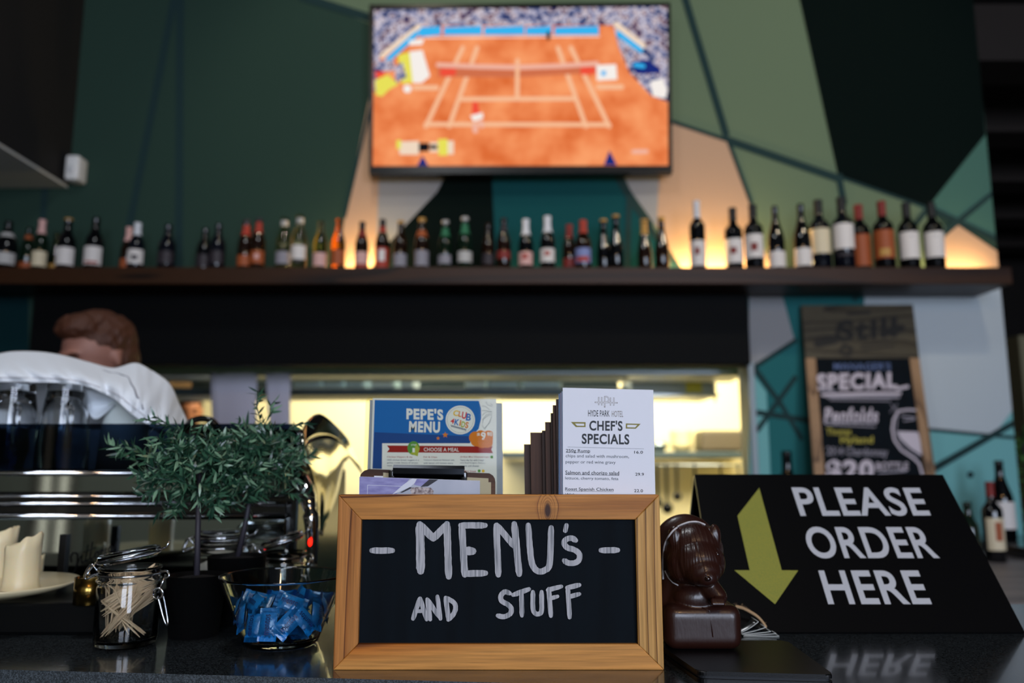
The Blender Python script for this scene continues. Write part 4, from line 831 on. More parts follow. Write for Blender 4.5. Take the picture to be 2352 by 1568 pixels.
candle(84, 1322, 26, 1278, 'thin leftover candle stub behind the front candle', 8)
c = atZ(141, 1331, LZ); a = atY(128, 1331, c.y); b_ = atY(154, 1227, c.y)
mb = MB(); mb.box((a.x, c.y, LZ), (b_.x, c.y + .012, b_.z), bevel=.001); tag(mb.build('table_number', M_black, base=(c.x, c.y, LZ)), 'upright narrow black block standing beside the candle plate', 'block')
c = atZ(183, 1392, LZ); c.y += .02; r = (atY(215, 1350, c.y).x - atY(150, 1350, c.y).x) / 2; h = atY(183, 1324, c.y).z - LZ
t = thing('tealight', 'short brass tealight with a wick behind the toothpick jar', 'candle', (c.x, c.y, LZ))
mb = MB(); mb.lathe([(0, 0), (r, 0), (r, h), (r * .93, h), (r * .93, h - .003), (0, h - .003)], (c.x, c.y, LZ), 36); mb.build('holder', mat('brass', '8a7038', .22, 1), t)
mb = MB(); mb.lathe([(r * .92, h - .003), (0, h - .0025)], (c.x, c.y, LZ), 24); mb.build('wax', mat('tealight_wax', 'a08a58', .5), t)
mb = MB(); mb.tube([(c.x - .002, c.y, LZ + h - .003), (c.x - .0025, c.y, LZ + h + .012)], .0012, 6); mb.build('wick', mat('wick_pale', 'c8a870', .8), t)
# ------------------------------------------------------------------ wooden menu box with the chalkboard front
b0 = atZ(764, 1540, CZ); b1 = atZ(1523, 1540, CZ); BY = (b0.y + b1.y) / 2 + .003; bx = planeY(BY)
zt = atY(1150, 1136, BY).z; zi1 = atY(1150, 1193, BY).z; zi0 = atY(1150, 1479, BY).z
xl = (atY(778, 1136, BY).x + atY(764, 1537, BY).x) / 2; xr = (atY(1517, 1136, BY).x + atY(1523, 1537, BY).x) / 2
xil = atY(826, 1330, BY).x; xir = atY(1462, 1330, BY).x; TH = .018; BD = .17
kx = atY(1258, 1172, BY)
o0 = Vector(((xl + xr) / 2, BY + BD / 2, CZ))
box = thing('menu_box', 'open wooden menu box with a MENU\'s chalkboard front', 'box', o0)
Wd_ = [woodmat('pine_top', 'ba7c3a', 'a4662a', '5e3010', 'X', knot=tuple(Vector((kx.x, BY, kx.z)) - o0), rings=12, scale=8, stretch=14, off=.3), woodmat('pine_bottom', 'c78a44', 'b56a24', '6a3610', 'X', rings=5.0, scale=5, stretch=5, off=2.2), woodmat('pine_left', 'b4763a', '9a5e28', '643616', 'Z', rings=10, scale=8, stretch=18, off=1.1), woodmat('pine_right', 'c29250', 'a07030', '603a18', 'Z', rings=16, scale=11, stretch=24, off=4.0)]
def rail(name, quad, m, lab):
    mb = MB(); b = bmesh.new(); vs = [b.verts.new((x, BY, z)) for x, z in quad] + [b.verts.new((x, BY + TH, z)) for x, z in quad]
    b.faces.new(vs[:4]); b.faces.new(vs[:3:-1]); [b.faces.new((vs[i], vs[(i + 1) % 4], vs[4 + (i + 1) % 4], vs[4 + i])) for i in range(4)]
    bmesh.ops.recalc_face_normals(b, faces=b.faces); bmesh.ops.bevel(b, geom=b.edges[:], offset=.0009, segments=2, affect='EDGES', profile=.5); mb.bm(b); mb.build(name, m, box, label=lab)
rail('frame_rail', [(xl, zt), (xr, zt), (xir, zi1), (xil, zi1)], Wd_[0], 'knotty top rail')
rail('frame_rail', [(xl, CZ), (xr, CZ), (xir, zi0), (xil, zi0)], Wd_[1], 'bottom rail with broad flame grain')
rail('frame_stile', [(xl, CZ), (xl, zt), (xil, zi1), (xil, zi0)], Wd_[2], None)
rail('frame_stile', [(xr, CZ), (xr, zt), (xir, zi1), (xir, zi0)], Wd_[3], None)
M_cb = mat('chalkboard_black', '040a10', .75, spec=.12, vary=((60, 60, 6), '060f16'))
mb = MB(); mb.box((xil - .006, BY + .006, zi0 - .006), (xir + .006, BY + .011, zi1 + .006)); bd = mb.build('chalkboard', M_cb, box)
sd = woodmat('pine_side', '8f6030', '6e4520', '3c2410', 'Y', rings=6)
for x in (xl + .002, xr - .009):
    mb = MB(); mb.box((x, BY + TH, CZ), (x + .007, BY + BD, zt - .022), bevel=.001); mb.build('side_board', sd, box)
mb = MB(); mb.box((xl + .012, BY + BD - .010, CZ), (xr - .012, BY + BD, zt - .03)); mb.build('back_board', sd, box)
mb = MB(); mb.box((xl + .012, BY + TH, CZ), (xr - .012, BY + BD - .010, CZ + .006)); mb.build('base_board', sd, box)
# chalk writing
def chalkmat(name, white, under, sc=(330, 330, 12), lo=.36, hi=.52):
    m = mat(name, white, .9, spec=.2); nt = m.node_tree; b = nt.nodes['Principled BSDF']; tc = nt.nodes.new('ShaderNodeTexCoord'); mp = nt.nodes.new('ShaderNodeMapping'); mp.inputs['Scale'].default_value = sc
    nt.links.new(tc.outputs['Object'], mp.inputs[0]); n = nt.nodes.new('ShaderNodeTexNoise'); n.inputs['Scale'].default_value = 1; n.inputs['Detail'].default_value = 3; nt.links.new(mp.outputs[0], n.inputs['Vector'])
    r = nt.nodes.new('ShaderNodeMapRange'); r.inputs[1].default_value = lo; r.inputs[2].default_value = hi; nt.links.new(n.outputs[0], r.inputs[0])
    x = nt.nodes.new('ShaderNodeMix'); x.data_type = 'RGBA'; nt.links.new(r.outputs[0], x.inputs[0]); x.inputs[6].default_value = (*lin(under), 1); x.inputs[7].default_value = (*lin(white), 1); nt.links.new(x.outputs[2], b.inputs['Base Color']); return m
M_ch = chalkmat('chalk_white', 'b4b3b6', '767a7e', (800, 800, 22), .34, .54)
cb = planeY(BY + .0052)
def zb(x, y): return (750 + x / 2.9037, 1120 + y / 2.9037)
mb = MB(); lft = [0]
def K(pts, wd, rnd_=True):
    lft[0] += 2.5e-5; mb.nl = 0
    if len(pts) > 3: pts = [(p.x, p.y) for p in smoothline([(x, y, 0) for x, y in pts], len(pts) * 5)]
    # ragged ribbon: width wobbles along the stroke
    pts2 = []
    for (x0, y0), (x1, y1) in zip(pts, pts[1:]):
        n = max(1, int(math.hypot(x1 - x0, y1 - y0) / 20)); pts2 += [(x0 + (x1 - x0) * i / n, y0 + (y1 - y0) * i / n) for i in range(n)]
    pts2.append(pts[-1]); L = []; R_ = []
    for i, (x, y) in enumerate(pts2):
        xa, ya = pts2[max(i - 1, 0)]; xb, yb = pts2[min(i + 1, len(pts2) - 1)]; d = math.hypot(xb - xa, yb - ya) or 1; nx, ny = -(yb - ya) / d, (xb - xa) / d
        w1 = wd / 2 * random.uniform(.95, 1.05); w2 = wd / 2 * random.uniform(.95, 1.05)
        if i in (0, len(pts2) - 1): w1 *= .8; w2 *= .8
        L.append(zb(x + nx * w1, y + ny * w1)); R_.append(zb(x - nx * w2, y - ny * w2))
    for i in range(len(pts2) - 1): mb.ppoly(cb, [L[i], L[i + 1], R_[i + 1], R_[i]], 0, lft[0] + i * 3e-7)
    for i in ((0, len(pts2) - 1)): lft[0] += 8e-6; x, y = pts2[i]; mb.circ(cb, *zb(x, y), wd / 2 / 2.9037 * .82, None, 0, lft[0], 9)
    if len(pts) > 3:
        for x, y in pts[1:-1:2]: lft[0] += 3e-6; mb.circ(cb, *zb(x, y), wd / 2 / 2.9037 * .9, None, 0, lft[0], 9)
K([(302, 418), (440, 418)], 42); K([(1830, 416), (1942, 415)], 40)
K([(622, 248), (628, 555)], 58); K([(622, 242), (712, 338)], 50); K([(712, 338), (805, 242)], 48); K([(803, 240), (815, 592)], 48)
K([(902, 250), (922, 580)], 46); K([(895, 250), (1058, 250)], 42); K([(925, 420), (975, 422)], 60); K([(918, 572), (1060, 568)], 44)
K([(1132, 250), (1146, 580)], 44); K([(1135, 248), (1255, 392)], 42); K([(1252, 240), (1285, 575)], 46)
K([(1345, 248), (1356, 400), (1372, 510), (1410, 555), (1455, 548), (1488, 500), (1498, 265)], 42)
K([(1600, 250), (1592, 285)], 38)
K([(1662, 350), (1635, 335), (1600, 342), (1584, 368), (1605, 398), (1650, 412), (1685, 440), (1684, 478), (1655, 500), (1612, 500), (1584, 484)], 38)
K([(578, 872), (622, 738)], 32); K([(625, 736), (668, 876)], 32); K([(602, 822), (655, 818)], 26); K([(672, 742), (692, 876)], 32); K([(672, 742), (752, 858)], 32); K([(740, 722), (760, 872)], 30)
K([(795, 732), (815, 876)], 34); K([(800, 732), (850, 764), (861, 800), (846, 842), (812, 878)], 32)
K([(1222, 702), (1190, 692), (1163, 718), (1168, 752), (1208, 776), (1232, 804), (1224, 838), (1182, 858), (1142, 850)], 34); K([(1245, 712), (1350, 674)], 34); K([(1300, 702), (1303, 850)], 32)
K([(1376, 692), (1376, 795), (1390, 834), (1418, 838), (1434, 812), (1434, 692)], 32); K([(1482, 672), (1496, 852)], 32); K([(1475, 680), (1565, 656)], 32); K([(1492, 736), (1540, 722)], 30); K([(1608, 664), (1620, 862)], 32); K([(1604, 664), (1685, 646)], 34); K([(1612, 726), (1685, 706)], 32)
mb.build('chalk_lettering', M_ch, bd, label='white chalk lettering')

# ------------------------------------------------------------------ papers standing in the box
FZ = CZ + .0065
M_pap = mat('paper_cool_white', 'e2e4ec', .7); M_ink = mat('ink_navy', '0d161e', .6)
# front specials sheet and the ones behind it
def z7(x, y): return (1190 + x / 5.806, 880 + y / 5.806)
def sheet(name, quad, Y, m, label, cat, group=None, th=.0006):
    pl = planeY(Y); q = [pl.pt(*p) for p in quad]; dn = [Vector((q[1].x + (q[1].x - q[1].x), Y, FZ)), Vector((q[0].x, Y, FZ))]
    q2 = [q[0], q[1], Vector((q[1].x - .002, Y, FZ)), Vector((q[0].x - .002, Y, FZ))]
    mb = MB(); mb.prism(q2, (0, th, 0)); return tag(mb.build(name, m), label, cat, group)
CY = BY + .0205
edge_mats = [M_pap, mat('paper_pale_blue', 'a8bcd8', .7), mat('paper_lilac', 'b0acc4', .7), mat('paper_blue', '7c96bc', .7)]
chef = sheet('specials_sheet', [z7(595, 58), z7(1803, 88)], CY, M_pap, 'front sheet of specials with the hotel monogram, standing in the box', 'menu')
for i, (x, y) in enumerate(((580, 108), (562, 126), (540, 140))):
    sheet('specials_sheet', [z7(x, y), z7(1770, y + 30)], CY + .003 + i * .003, edge_mats[i + 1], ['pale blue sheet edge directly behind the front specials sheet', 'lilac sheet edge, third of the specials stack', 'blue rearmost sheet edge of the specials stack'][i], 'menu', 'specials sheets in the box')
cpl = planeY(CY - .0002); mb = MB()
M_txt = [M_ink, mat('ink_grey', '8b8580', .6), mat('ink_gold', '7d7420', .6), M_pap, mat('ink_soft', '33404c', .6)]
def q7(x0, y0, x1, y1, sl=.0135, h=None): return [z7(x0, y0), z7(x1, y0 + (x1 - x0) * sl), z7(x1, y1 + (x1 - x0) * sl), z7(x0, y1)]
def X(s_, x0, y0, x1, y1, mi=0, bold=0.0): mb.text(cpl, s_, q7(x0, y0, x1, y1), mi, .00005, bold)
def S7(pts, wd, mi, lift): mb.stroke(cpl, [z7(*p) for p in pts], wd / 5.806, mi, lift, False)
for wd, mi, lf_ in ((17, 1, 0), (7, 3, .00004)):
    e = 0 if mi == 1 else 5
    S7([(1075, 183 + e), (1075, 290 - e)], wd, mi, lf_); S7([(1115, 185 + e), (1115, 294 - e)], wd, mi, lf_); S7([(1155, 178 + e), (1155, 322 - 3 * e)], wd, mi, lf_); S7([(1232, 190 + e), (1232, 296 - e)], wd, mi, lf_); S7([(1276, 190 + e), (1276, 298 - e)], wd, mi, lf_)
    S7([(1150 + e, 178), (1185, 176), (1207, 200), (1208, 228), (1190, 250), (1160, 254)], wd, mi, lf_); S7([(1022 + 2 * e, 253), (1328 - 2 * e, 261)], wd, mi, lf_)
X('HYDE PARK', 935, 358, 1220, 440, 0, .004); X('HOTEL', 1250, 366, 1402, 448, 1, .003)
X("CHEF'S", 950, 492, 1392, 630, 0, .027); X('SPECIALS', 850, 670, 1483, 808, 0, .027)
for pts, mi, l in (([(705, 515), (900, 518), (900, 583), (770, 583)], 2, .00005), ([(757, 536), (882, 538), (882, 566), (787, 565)], 3, .0001), ([(1437, 535), (1635, 540), (1570, 605), (1437, 603)], 2, .00005), ([(1455, 553), (1590, 556), (1560, 588), (1455, 586)], 3, .0001)): mb.ppoly(cpl, [z7(*p) for p in pts], mi, l)
S7([(660, 848), (1678, 875)], 3, 4, .00005)
X('250g Rump', 637, 875, 960, 930, 0, .008); S7([(637, 921), (960, 927)], 4, 0, .00005); X('16.0', 1550, 899, 1665, 937, 0, .011)
X('chips and salad with mushroom,', 635, 945, 1478, 998, 4); X('pepper or red wine gravy', 633, 1024, 1300, 1078, 4)
X('Salmon and chorizo salad', 630, 1163, 1348, 1214, 0, .011); S7([(630, 1216), (1348, 1229)], 4, 0, .00005); X('29.9', 1563, 1192, 1678, 1232, 0, .011)
X('lettuce, cherry tomato, feta', 630, 1243, 1337, 1292, 4)
X('Roast Spanish Chicken', 628, 1386, 1273, 1440, 0, .011); S7([(628, 1435), (1273, 1447)], 4, 0, .00005); X('22.0', 1548, 1411, 1665, 1452, 0, .011); X('With', 628, 1462, 760, 1500, 4)
mb.build('lettering', M_txt, chef)
# brown menu boards behind, stepping down to the left
M_br = [woodmat('menu_board_brown_%d' % i, c, '241711', '18100b', 'Z', rings=6, scale=9) for i, c in enumerate(('3a2416', '4a2c18'))]
steps = [(505, 212), (462, 290), (434, 395), (360, 515), (318, 628), (163, 655), (78, 812)]
for i, (x, y) in enumerate(steps):
    Y = CY + .0135 + i * .0085; pl = planeY(Y); tl = pl.pt(*z7(x, y)); xR = atY(1478 - i * 6, 1000, Y).x; xbl = atY(*z7(x + 40, 1475), Y).x
    mb = MB(); mb.prism([tl, Vector((xR, Y, tl.z)), Vector((xR, Y, FZ)), Vector((xbl, Y, FZ))], (0, .004, 0))
    tag(mb.build('menu_board', M_br[i % 2]), ['tallest brown menu board, right against the white specials sheets', 'brown menu board, second step from the white sheets', 'brown menu board, third step from the white sheets', 'brown menu board, fourth step from the white sheets', 'brown menu board, fifth step from the white sheets', 'reddish brown menu board with the broad step, sixth from the sheets', 'lowest brown menu board, outermost on the left'][i], 'menu', 'brown menu boards in the box')
# clipboard
def z6(x, y): return (830 + x / 6.27, 890 + y / 6.27)
YC = BY + .055; cl = planeY(YC)
pts = [z6(-20, 1290), z6(-10, 1245), z6(40, 1195), z6(110, 1172), z6(1840, 1232), z6(1895, 1265), z6(1922, 1310), z6(1930, 1360)]
q = [cl.pt(*p) for p in pts]; q += [Vector((q[-1].x, YC, FZ)), Vector((q[0].x, YC, FZ))]
clip = thing('clipboard', 'brown clipboard with a dark spring clip in front of the blue menu', 'clipboard', (q[4].x - .1, YC, FZ))
mb = MB(); mb.prism(q, (0, .004, 0)); mb.build('board', woodmat('hardboard', '5b3a22', '4c2e1a', '3a2214', 'X', rings=4), clip)
mb = MB()
for k, (x0, y0, x1, y1, mi) in enumerate(((185, 1268, 420, 1276, 1), (315, 1222, 430, 1232, 0), (470, 1238, 1830, 1305, 0), (1000, 1335, 1868, 1362, 0))):
    y_ = YC - .0012 - .0004 * k; p = planeY(y_); a = p.pt(*z6(x0, y0)); b_ = p.pt(*z6(x1, y1)); mb.prism([a, b_, Vector((b_.x, y_, FZ)), Vector((a.x, y_, FZ))], (0, .0003, 0), mi)
mb.build('paper_sheet', [mat('paper_cream', 'b3a888', .8), M_pap], clip)
cc = planeY(YC - .008)
mb = MB(); L0 = cc.pt(*z6(460, 1205)); L1 = cc.pt(*z6(1485, 1222))
sec = [(0, .0035), (-.004, .0075), (-.008, .004), (-.009, -.002), (-.005, -.008), (0, -.012)]
mb.grid([[L0 + Vector((0, y + .004, z)) for y, z in sec], [L1 + Vector((0, y + .004, z)) for y, z in sec]], smooth=False); o = mb.build('spring_clip', mat('clip_black_chrome', '1a1c20', .15, .9), clip); baked(o, [('SOLIDIFY', dict(thickness=.0008))])
for x, y in ((440, 1265), (1478, 1285)):
    p = cc.pt(*z6(x, y)); mb = MB(); mb.box(p - Vector((.0035, .003, .006)), p + Vector((.0035, .006, .006)), bevel=.0015, seg=3); mb.build('clip_lug', M_blk, clip)
# leaflet in front
YL = BY + .040; ll = planeY(YL)
q = [ll.pt(*z6(-28, 1280)), ll.pt(*z6(1708, 1340))]; q += [Vector((q[1].x, YL, FZ)), Vector((q[0].x, YL, FZ))]
leaf = MB(); leaf.prism(q, (0, .0005, 0)); leaf = tag(leaf.build('photo_leaflet', M_pap), 'photo leaflet with lavender boards and a napkin, leaning before the clipboard', 'leaflet')
LM = [mat('leaflet_lavender', '9c9ac8', .6, vary=((60, 10, 200), '7d7ab0')), mat('leaflet_white', 'd4d8e4', .6), mat('leaflet_dark', '23222c', .6), mat('leaflet_grey', '9ea6b6', .6, vary=((12, 12, 12), 'b8bcc8')), mat('leaflet_bloom', '6a5a5c', .6, vary=((300, 300, 300), 'c8bcb8'))]
mb = MB(); P6 = lambda pts, mi, l: mb.ppoly(planeY(YL - .0002), [z6(*p) for p in pts], mi, l)
P6([(-28, 1282), (730, 1308), (560, 1560), (-28, 1560)], 0, 0); P6([(700, 1308), (1708, 1342), (1708, 1560), (480, 1560)], 3, .00004)
P6([(730, 1310), (800, 1312), (770, 1370), (700, 1430), (520, 1510), (440, 1540), (600, 1400)], 1, .00008); P6([(980, 1318), (1110, 1322), (960, 1420), (850, 1430)], 2, .00008); P6([(780, 1312), (985, 1318), (860, 1420), (760, 1400)], 0, .00006)
P6([(555, 1510), (700, 1430), (740, 1440), (590, 1512)], 2, .0001); P6([(720, 1440), (800, 1432), (1000, 1440), (1045, 1490), (1020, 1560), (740, 1560), (705, 1480)], 4, .00012)
for a, b_ in (((85, 1560), (90, 1402)), ((90, 1402), (600, 1420))): mb.stroke(planeY(YL - .0002), [z6(*a), z6(*b_)], 6 / 6.27, 1, .0001, False)
mb.build('printed_photo', LM, leaf)
# acrylic holder with the children's menu
YP = BY + .128; pp_ = planeY(YP)
hold = thing('menu_holder', 'clear acrylic stand holding the blue children\'s menu', 'menu holder', (atY(990, 1100, YP).x, YP, FZ))
M_acr = glassy('acrylic_clear', 'fdfcf4', .2, .85)
for k, (dy, x0, x1, yt) in enumerate(((-.002, 60, 2030, 118), (.006, 70, 2050, 130))):
    p = planeY(YP + dy); a = p.pt(*z6(x0, yt)); b_ = p.pt(*z6(x1, yt + 28)); xa, xb, zt_ = a.x, b_.x, (a.z + b_.z) / 2
    mb = MB(); b = bmesh.new(); r_ = .006; out = [(xa, FZ), (xb, FZ)] + [(xb - r_ + r_ * math.cos(t_), zt_ - r_ + r_ * math.sin(t_)) for t_ in (0, .4, .8, 1.2, 1.57)] + [(xa + r_ - r_ * math.sin(t_), zt_ - r_ + r_ * math.cos(t_)) for t_ in (0, .4, .8, 1.2, 1.57)]
    mb.prism([(x, YP + dy, z) for x, z in out], (0, .0014, 0)); mb.build('front_sheet' if k == 0 else 'back_sheet', M_acr, hold)
menu = None; PC = [mat('print_' + k, c, .6, spec=.2) for k, c in dict(white='d6dce8', blue='0660b8', navy='0c3f8c', maroon='8c1414', green='4f8c3c', lime='9aa83c', orange='c8741e', grey='7c8490', red='c02838', yellow='d8b43c', sky='2a6ac0', ink='24406a').items()]
YM = YP + .001; mp_ = planeY(YM)
def sheet2(quad, Y, m, name, label):
    p = planeY(Y); a, b_ = p.pt(*quad[0]), p.pt(*quad[1]); mb = MB(); mb.prism([a, b_, Vector((b_.x + .002, Y, FZ)), Vector((a.x - .002, Y, FZ))], (0, .0004, 0)); return tag(mb.build(name, m), label, 'menu')
menu = sheet2([z6(165, 150), z6(1945, 165)], YM, PC[0], 'kids_menu', 'blue and white children\'s menu in the clear acrylic stand')
sheet2([z6(120, 180), z6(2030, 222)], YM + .002, mat('menu_behind', '8c98b0', .6), 'kids_menu', 'second menu sheet peeping out behind the blue children\'s menu')
mb = MB(); mf = planeY(YM - .0001)
def P(mi, pts, l): mb.ppoly(mf, [z6(*p) for p in pts], mi, l)
def Q(x0, y0, x1, y1, sl=.02): return [z6(x0, y0), z6(x1, y0 + (x1 - x0) * sl), z6(x1, y1 + (x1 - x0) * sl), z6(x0, y1)]
P(1, [(192, 178), (1692, 190), (1722, 300), (1726, 440), (1690, 590), (1590, 700), (1560, 800), (300, 800), (296, 1170), (160, 1165)], 3e-5)
P(2, [(188, 640), (1590, 700), (1565, 800), (300, 800), (296, 1170), (160, 1165)], 3.5e-5)
P(2, [(190, 1000), (200, 960), (240, 940), (298, 945), (298, 1005)], 5e-5)
P(3, [(368, 832), (1895, 846), (1868, 890), (1898, 942), (368, 930), (405, 882)], 5e-5)
ring = [(1425 + 212 * math.cos(2 * math.pi * i / 40), 465 + 208 * math.sin(2 * math.pi * i / 40)) for i in range(40)]; P(0, ring, 6e-5)
for i in range(48):
    a = 2 * math.pi * i / 48; mb.circ(mf, *z6(1425 + 188 * math.cos(a), 465 + 184 * math.sin(a)), 6 / 6.27, None, 7, 8e-5, 6)
bal = [(752 + 88 * math.cos(a), 870 + 100 * math.sin(a)) for a in [2 * math.pi * i / 30 for i in range(30)]]; P(4, bal, 7e-5); P(5, [(840, 880), (822, 930), (812, 988), (700, 950), (760, 900), (790, 800)], 7.5e-5)
mb.text(mf, '1', Q(735, 868, 770, 930), 0, 9e-5, .04); mb.text(mf, 'STEP', Q(715, 812, 792, 836), 0, 9e-5, .01)
mb.text(mf, "PEPE'S", [z6(650, 293), z6(1175, 308), z6(1180, 470), z6(648, 456)], 0, 6e-5, .045); mb.text(mf, 'MENU', [z6(690, 482), z6(1135, 490), z6(1132, 652), z6(684, 640)], 0, 6e-5, .045)
mb.text(mf, 'CHOOSE A MEAL', Q(900, 862, 1405, 916, .008), 0, 9e-5, .01)
for ch, x0, y0, x1, y1, mi in (('C', 1322, 322, 1398, 412, 9), ('L', 1400, 335, 1440, 425, 6), ('U', 1446, 345, 1512, 452, 8), ('B', 1508, 370, 1578, 480, 10), ('4', 1284, 440, 1338, 520, 8), ('K', 1340, 450, 1408, 545, 10), ('i', 1412, 462, 1434, 555, 6), ('D', 1438, 482, 1492, 576, 5), ('S', 1494, 490, 1540, 588, 6)): mb.text(mf, ch, [z6(x0 + 10, y0), z6(x1 + 10, y0 + 8), z6(x1 - 6, y1), z6(x0 - 6, y1 - 8)], mi, 9e-5, .035)
sc_ = [(1290 + 11 * i, 545 + 3.0 * i + (16 if i % 2 else -10)) for i in range(21)]; mb.stroke(mf, [z6(*p) for p in sc_], 8 / 6.27, 11, 9e-5)
for cx, cy, r in ((1208, 680, 46), (1105, 728, 30)): P(6, [(cx + (r if i % 2 == 0 else r * .45) * math.sin(math.pi * i / 5), cy - (r if i % 2 == 0 else r * .45) * math.cos(math.pi * i / 5)) for i in range(10)], 6e-5)
for cx, cy, r in ((1640, 720, 90), (1720, 690, 78), (1740, 780, 92), (1830, 700, 85), (1650, 770, 75), (1815, 790, 78)):
    P(6, [(min(1895, cx + r * math.cos(2 * math.pi * i / 24)), cy + r * math.sin(2 * math.pi * i / 24)) for i in range(24)], 8e-5 + r * 1e-8)
mb.text(mf, '$', Q(1665, 652, 1708, 708, 0), 0, 1.1e-4, .02); mb.text(mf, '9', Q(1722, 640, 1790, 752, 0), 0, 1.1e-4, .03); mb.text(mf, '90', Q(1812, 640, 1885, 700, 0), 0, 1.1e-4, .03)
for pts in ([(1790, 195), (1820, 250), (1880, 270)], [(1730, 260), (1790, 270), (1850, 320)], [(1735, 330), (1800, 330), (1880, 345)], [(1738, 400), (1800, 350), (1880, 350)], [(1740, 470), (1800, 390), (1885, 370)], [(1745, 520), (1760, 450), (1830, 400), (1885, 400)], [(1740, 540), (1770, 590), (1830, 520), (1880, 420)], [(1775, 600), (1800, 560), (1870, 480)], [(1860, 220), (1890, 260)]): mb.stroke(mf, [z6(*p) for p in pts], 7 / 6.27, 7, 6e-5, False)
for s_, x0, y0, x1, y1, mi in (('Chicken Dippers & dip', 370, 985, 735, 1012, 3), ('100% chicken breast nuggets in a', 370, 1030, 830, 1056, 11), ('golden crumb. Choice of tomato,', 370, 1070, 820, 1096, 11), ('mayo, sweet chilli or ranch sauce', 370, 1110, 828, 1136, 11), ('Fish & Chips', 895, 987, 1090, 1014, 3), ('Tempura battered flathead tails', 895, 1030, 1340, 1056, 11), ('with lemon and tomato sauce', 895, 1072, 1320, 1096, 11), ('Grilled Mini Cheeseburger', 1422, 985, 1845, 1012, 3), ('Twice the fun with 2 beef', 1422, 1030, 1765, 1056, 11), ('mini beef burgers, lettuce,', 1422, 1072, 1785, 1096, 11), ('tomato and cheese', 1422, 1112, 1690, 1138, 11), ('Pasta', 895, 1150, 1140, 1172, 3), ('Mini Steak', 1480, 1190, 1655, 1215, 3)): mb.text(mf, s_, Q(x0, y0, x1, y1, .004), mi, 6e-5, .01)
for x, y, mi in ((1877, 998, 4), (1697, 1198, 4), (1755, 1200, 9)): mb.circ(mf, *z6(x, y), 22 / 6.27, None, mi, 6e-5)
mb.build('printed_artwork', PC, menu)

# ------------------------------------------------------------------ sloping order sign
n_ = Vector((0, -.812, .891)); sp0 = atZ(1990, 1455, CZ); sgn = Plane(sp0, n_)
TL, TR, BR, BL = [sgn.pt(x, y) for x, y in ((1594, 1092), (2164, 1093), (2352, 1455), (1650, 1455))]
xl_, xr_ = TL.x, TR.x; xl_ = (TL.x + BL.x) / 2; 
upv = (TL - BL); hh = TL.z - CZ; yb_ = BL.y; yt_ = TL.y
sign = thing('order_sign', 'black tent sign reading please order here with a yellow arrow', 'sign', ((BL.x + BR.x) / 2, (yb_ + yt_) / 2, CZ))
M_sgn = mat('sign_black', '060607', .33, spec=.45)
mb = MB(); b = bmesh.new(); nn = sgn.N * -.003
mb.prism([p_ + sgn.N * .003 + Vector((0, 0, .0)) for p_ in (BL, BR, TR, TL)], nn); mb.build('front_panel', M_sgn, sign)
Yk = yt_ + .012; mb = MB(); mb.prism([Vector((TL.x, yt_ + .001, hh + CZ - .002)), Vector((TR.x, yt_ + .001, hh + CZ - .002)), Vector((BR.x, Yk, CZ)), Vector((BL.x, Yk, CZ))], (0, .003, 0)); mb.build('back_panel', M_sgn, sign)
M_let = mat('sign_letter', 'b6b7bc', .5); M_arw = mat('sign_yellow', '8f8a38', .5, vary=((500, 500, 500), '7f8339'))
mb = MB()
mb.text(sgn, 'PLEASE', [(1816, 1122), (2111, 1123), (2137, 1188), (1838, 1189)], 0, .0034, .02)
mb.text(sgn, 'ORDER', [(1841, 1213), (2126, 1213), (2158, 1286), (1862, 1286)], 0, .0034, .02)
mb.text(sgn, 'HERE', [(1878, 1313.5), (2108, 1313.5), (2139, 1391), (1901, 1391)], 0, .0034, .02); mb.build('lettering', M_let, sign, label='silver grey capital letters')
mb = MB(); mb.ppoly(sgn, [(1743, 1124), (1794.5, 1313), (1832, 1313.5), (1779, 1391), (1686, 1313), (1721, 1313), (1693, 1188)], 0, .0034); mb.build('arrow', M_arw, sign, label='yellow arrow pointing down')

# ------------------------------------------------------------------ bill folder, figurine, swing tags
FH = .011
fq = [atZ(x, y, CZ + FH) for x, y in ((1604, 1541), (1916, 1549), (1806, 1470), (1500, 1470))]
fq[3] = Vector((xr + .004, fq[3].y, CZ + FH)); fq[0].x = max(fq[0].x, xr + .006)
def rounded(pts, r, n=5):
    out = []
    for i, p in enumerate(pts):
        a = (pts[i - 1] - p).normalized(); b_ = (pts[(i + 1) % len(pts)] - p).normalized(); P0 = p + a * r; P1 = p + b_ * r
        for k in range(n + 1): t_ = k / n; out.append(P0 * (1 - t_) ** 2 + p * 2 * t_ * (1 - t_) + P1 * t_ ** 2)
    return out
M_lea = mat('black_leather', '040507', .42, spec=.3, bump=((900, 900, 900), .25, .0004)); fold = thing('bill_folder', 'black leather bill folder lying under the brown figurine', 'folder', ((fq[0].x + fq[1].x) / 2, (fq[0].y + fq[2].y) / 2, CZ))
for nm, z0, z1, m in (('bottom_cover', 0, .004, M_lea), ('paper_filling', .004, .007, mat('folder_inside', '1c1e22', .7)), ('top_cover', .007, FH, M_lea)):
    ins = .003 if nm == 'paper_filling' else 0; cen = sum(fq, Vector()) / 4
    pts = [p + (cen - p).normalized() * ins for p in rounded(fq, .008)]; pts = [Vector((p.x, p.y, CZ + z1)) for p in pts]
    mb = MB(); b = bmesh.new(); lo = [b.verts.new((p.x, p.y, CZ + z0)) for p in pts]; hi = [b.verts.new(p) for p in pts]; b.faces.new(lo[::-1]); b.faces.new(hi)
    for i in range(len(pts)): j = (i + 1) % len(pts); b.faces.new((lo[i], lo[j], hi[j], hi[i]))
    bmesh.ops.bevel(b, geom=[e for e in b.edges if all(v in hi for v in e.verts)], offset=.0018, segments=3, affect='EDGES', profile=.5) if nm == 'top_cover' else None
    mb.bm(b); mb.build(nm, m, fold)
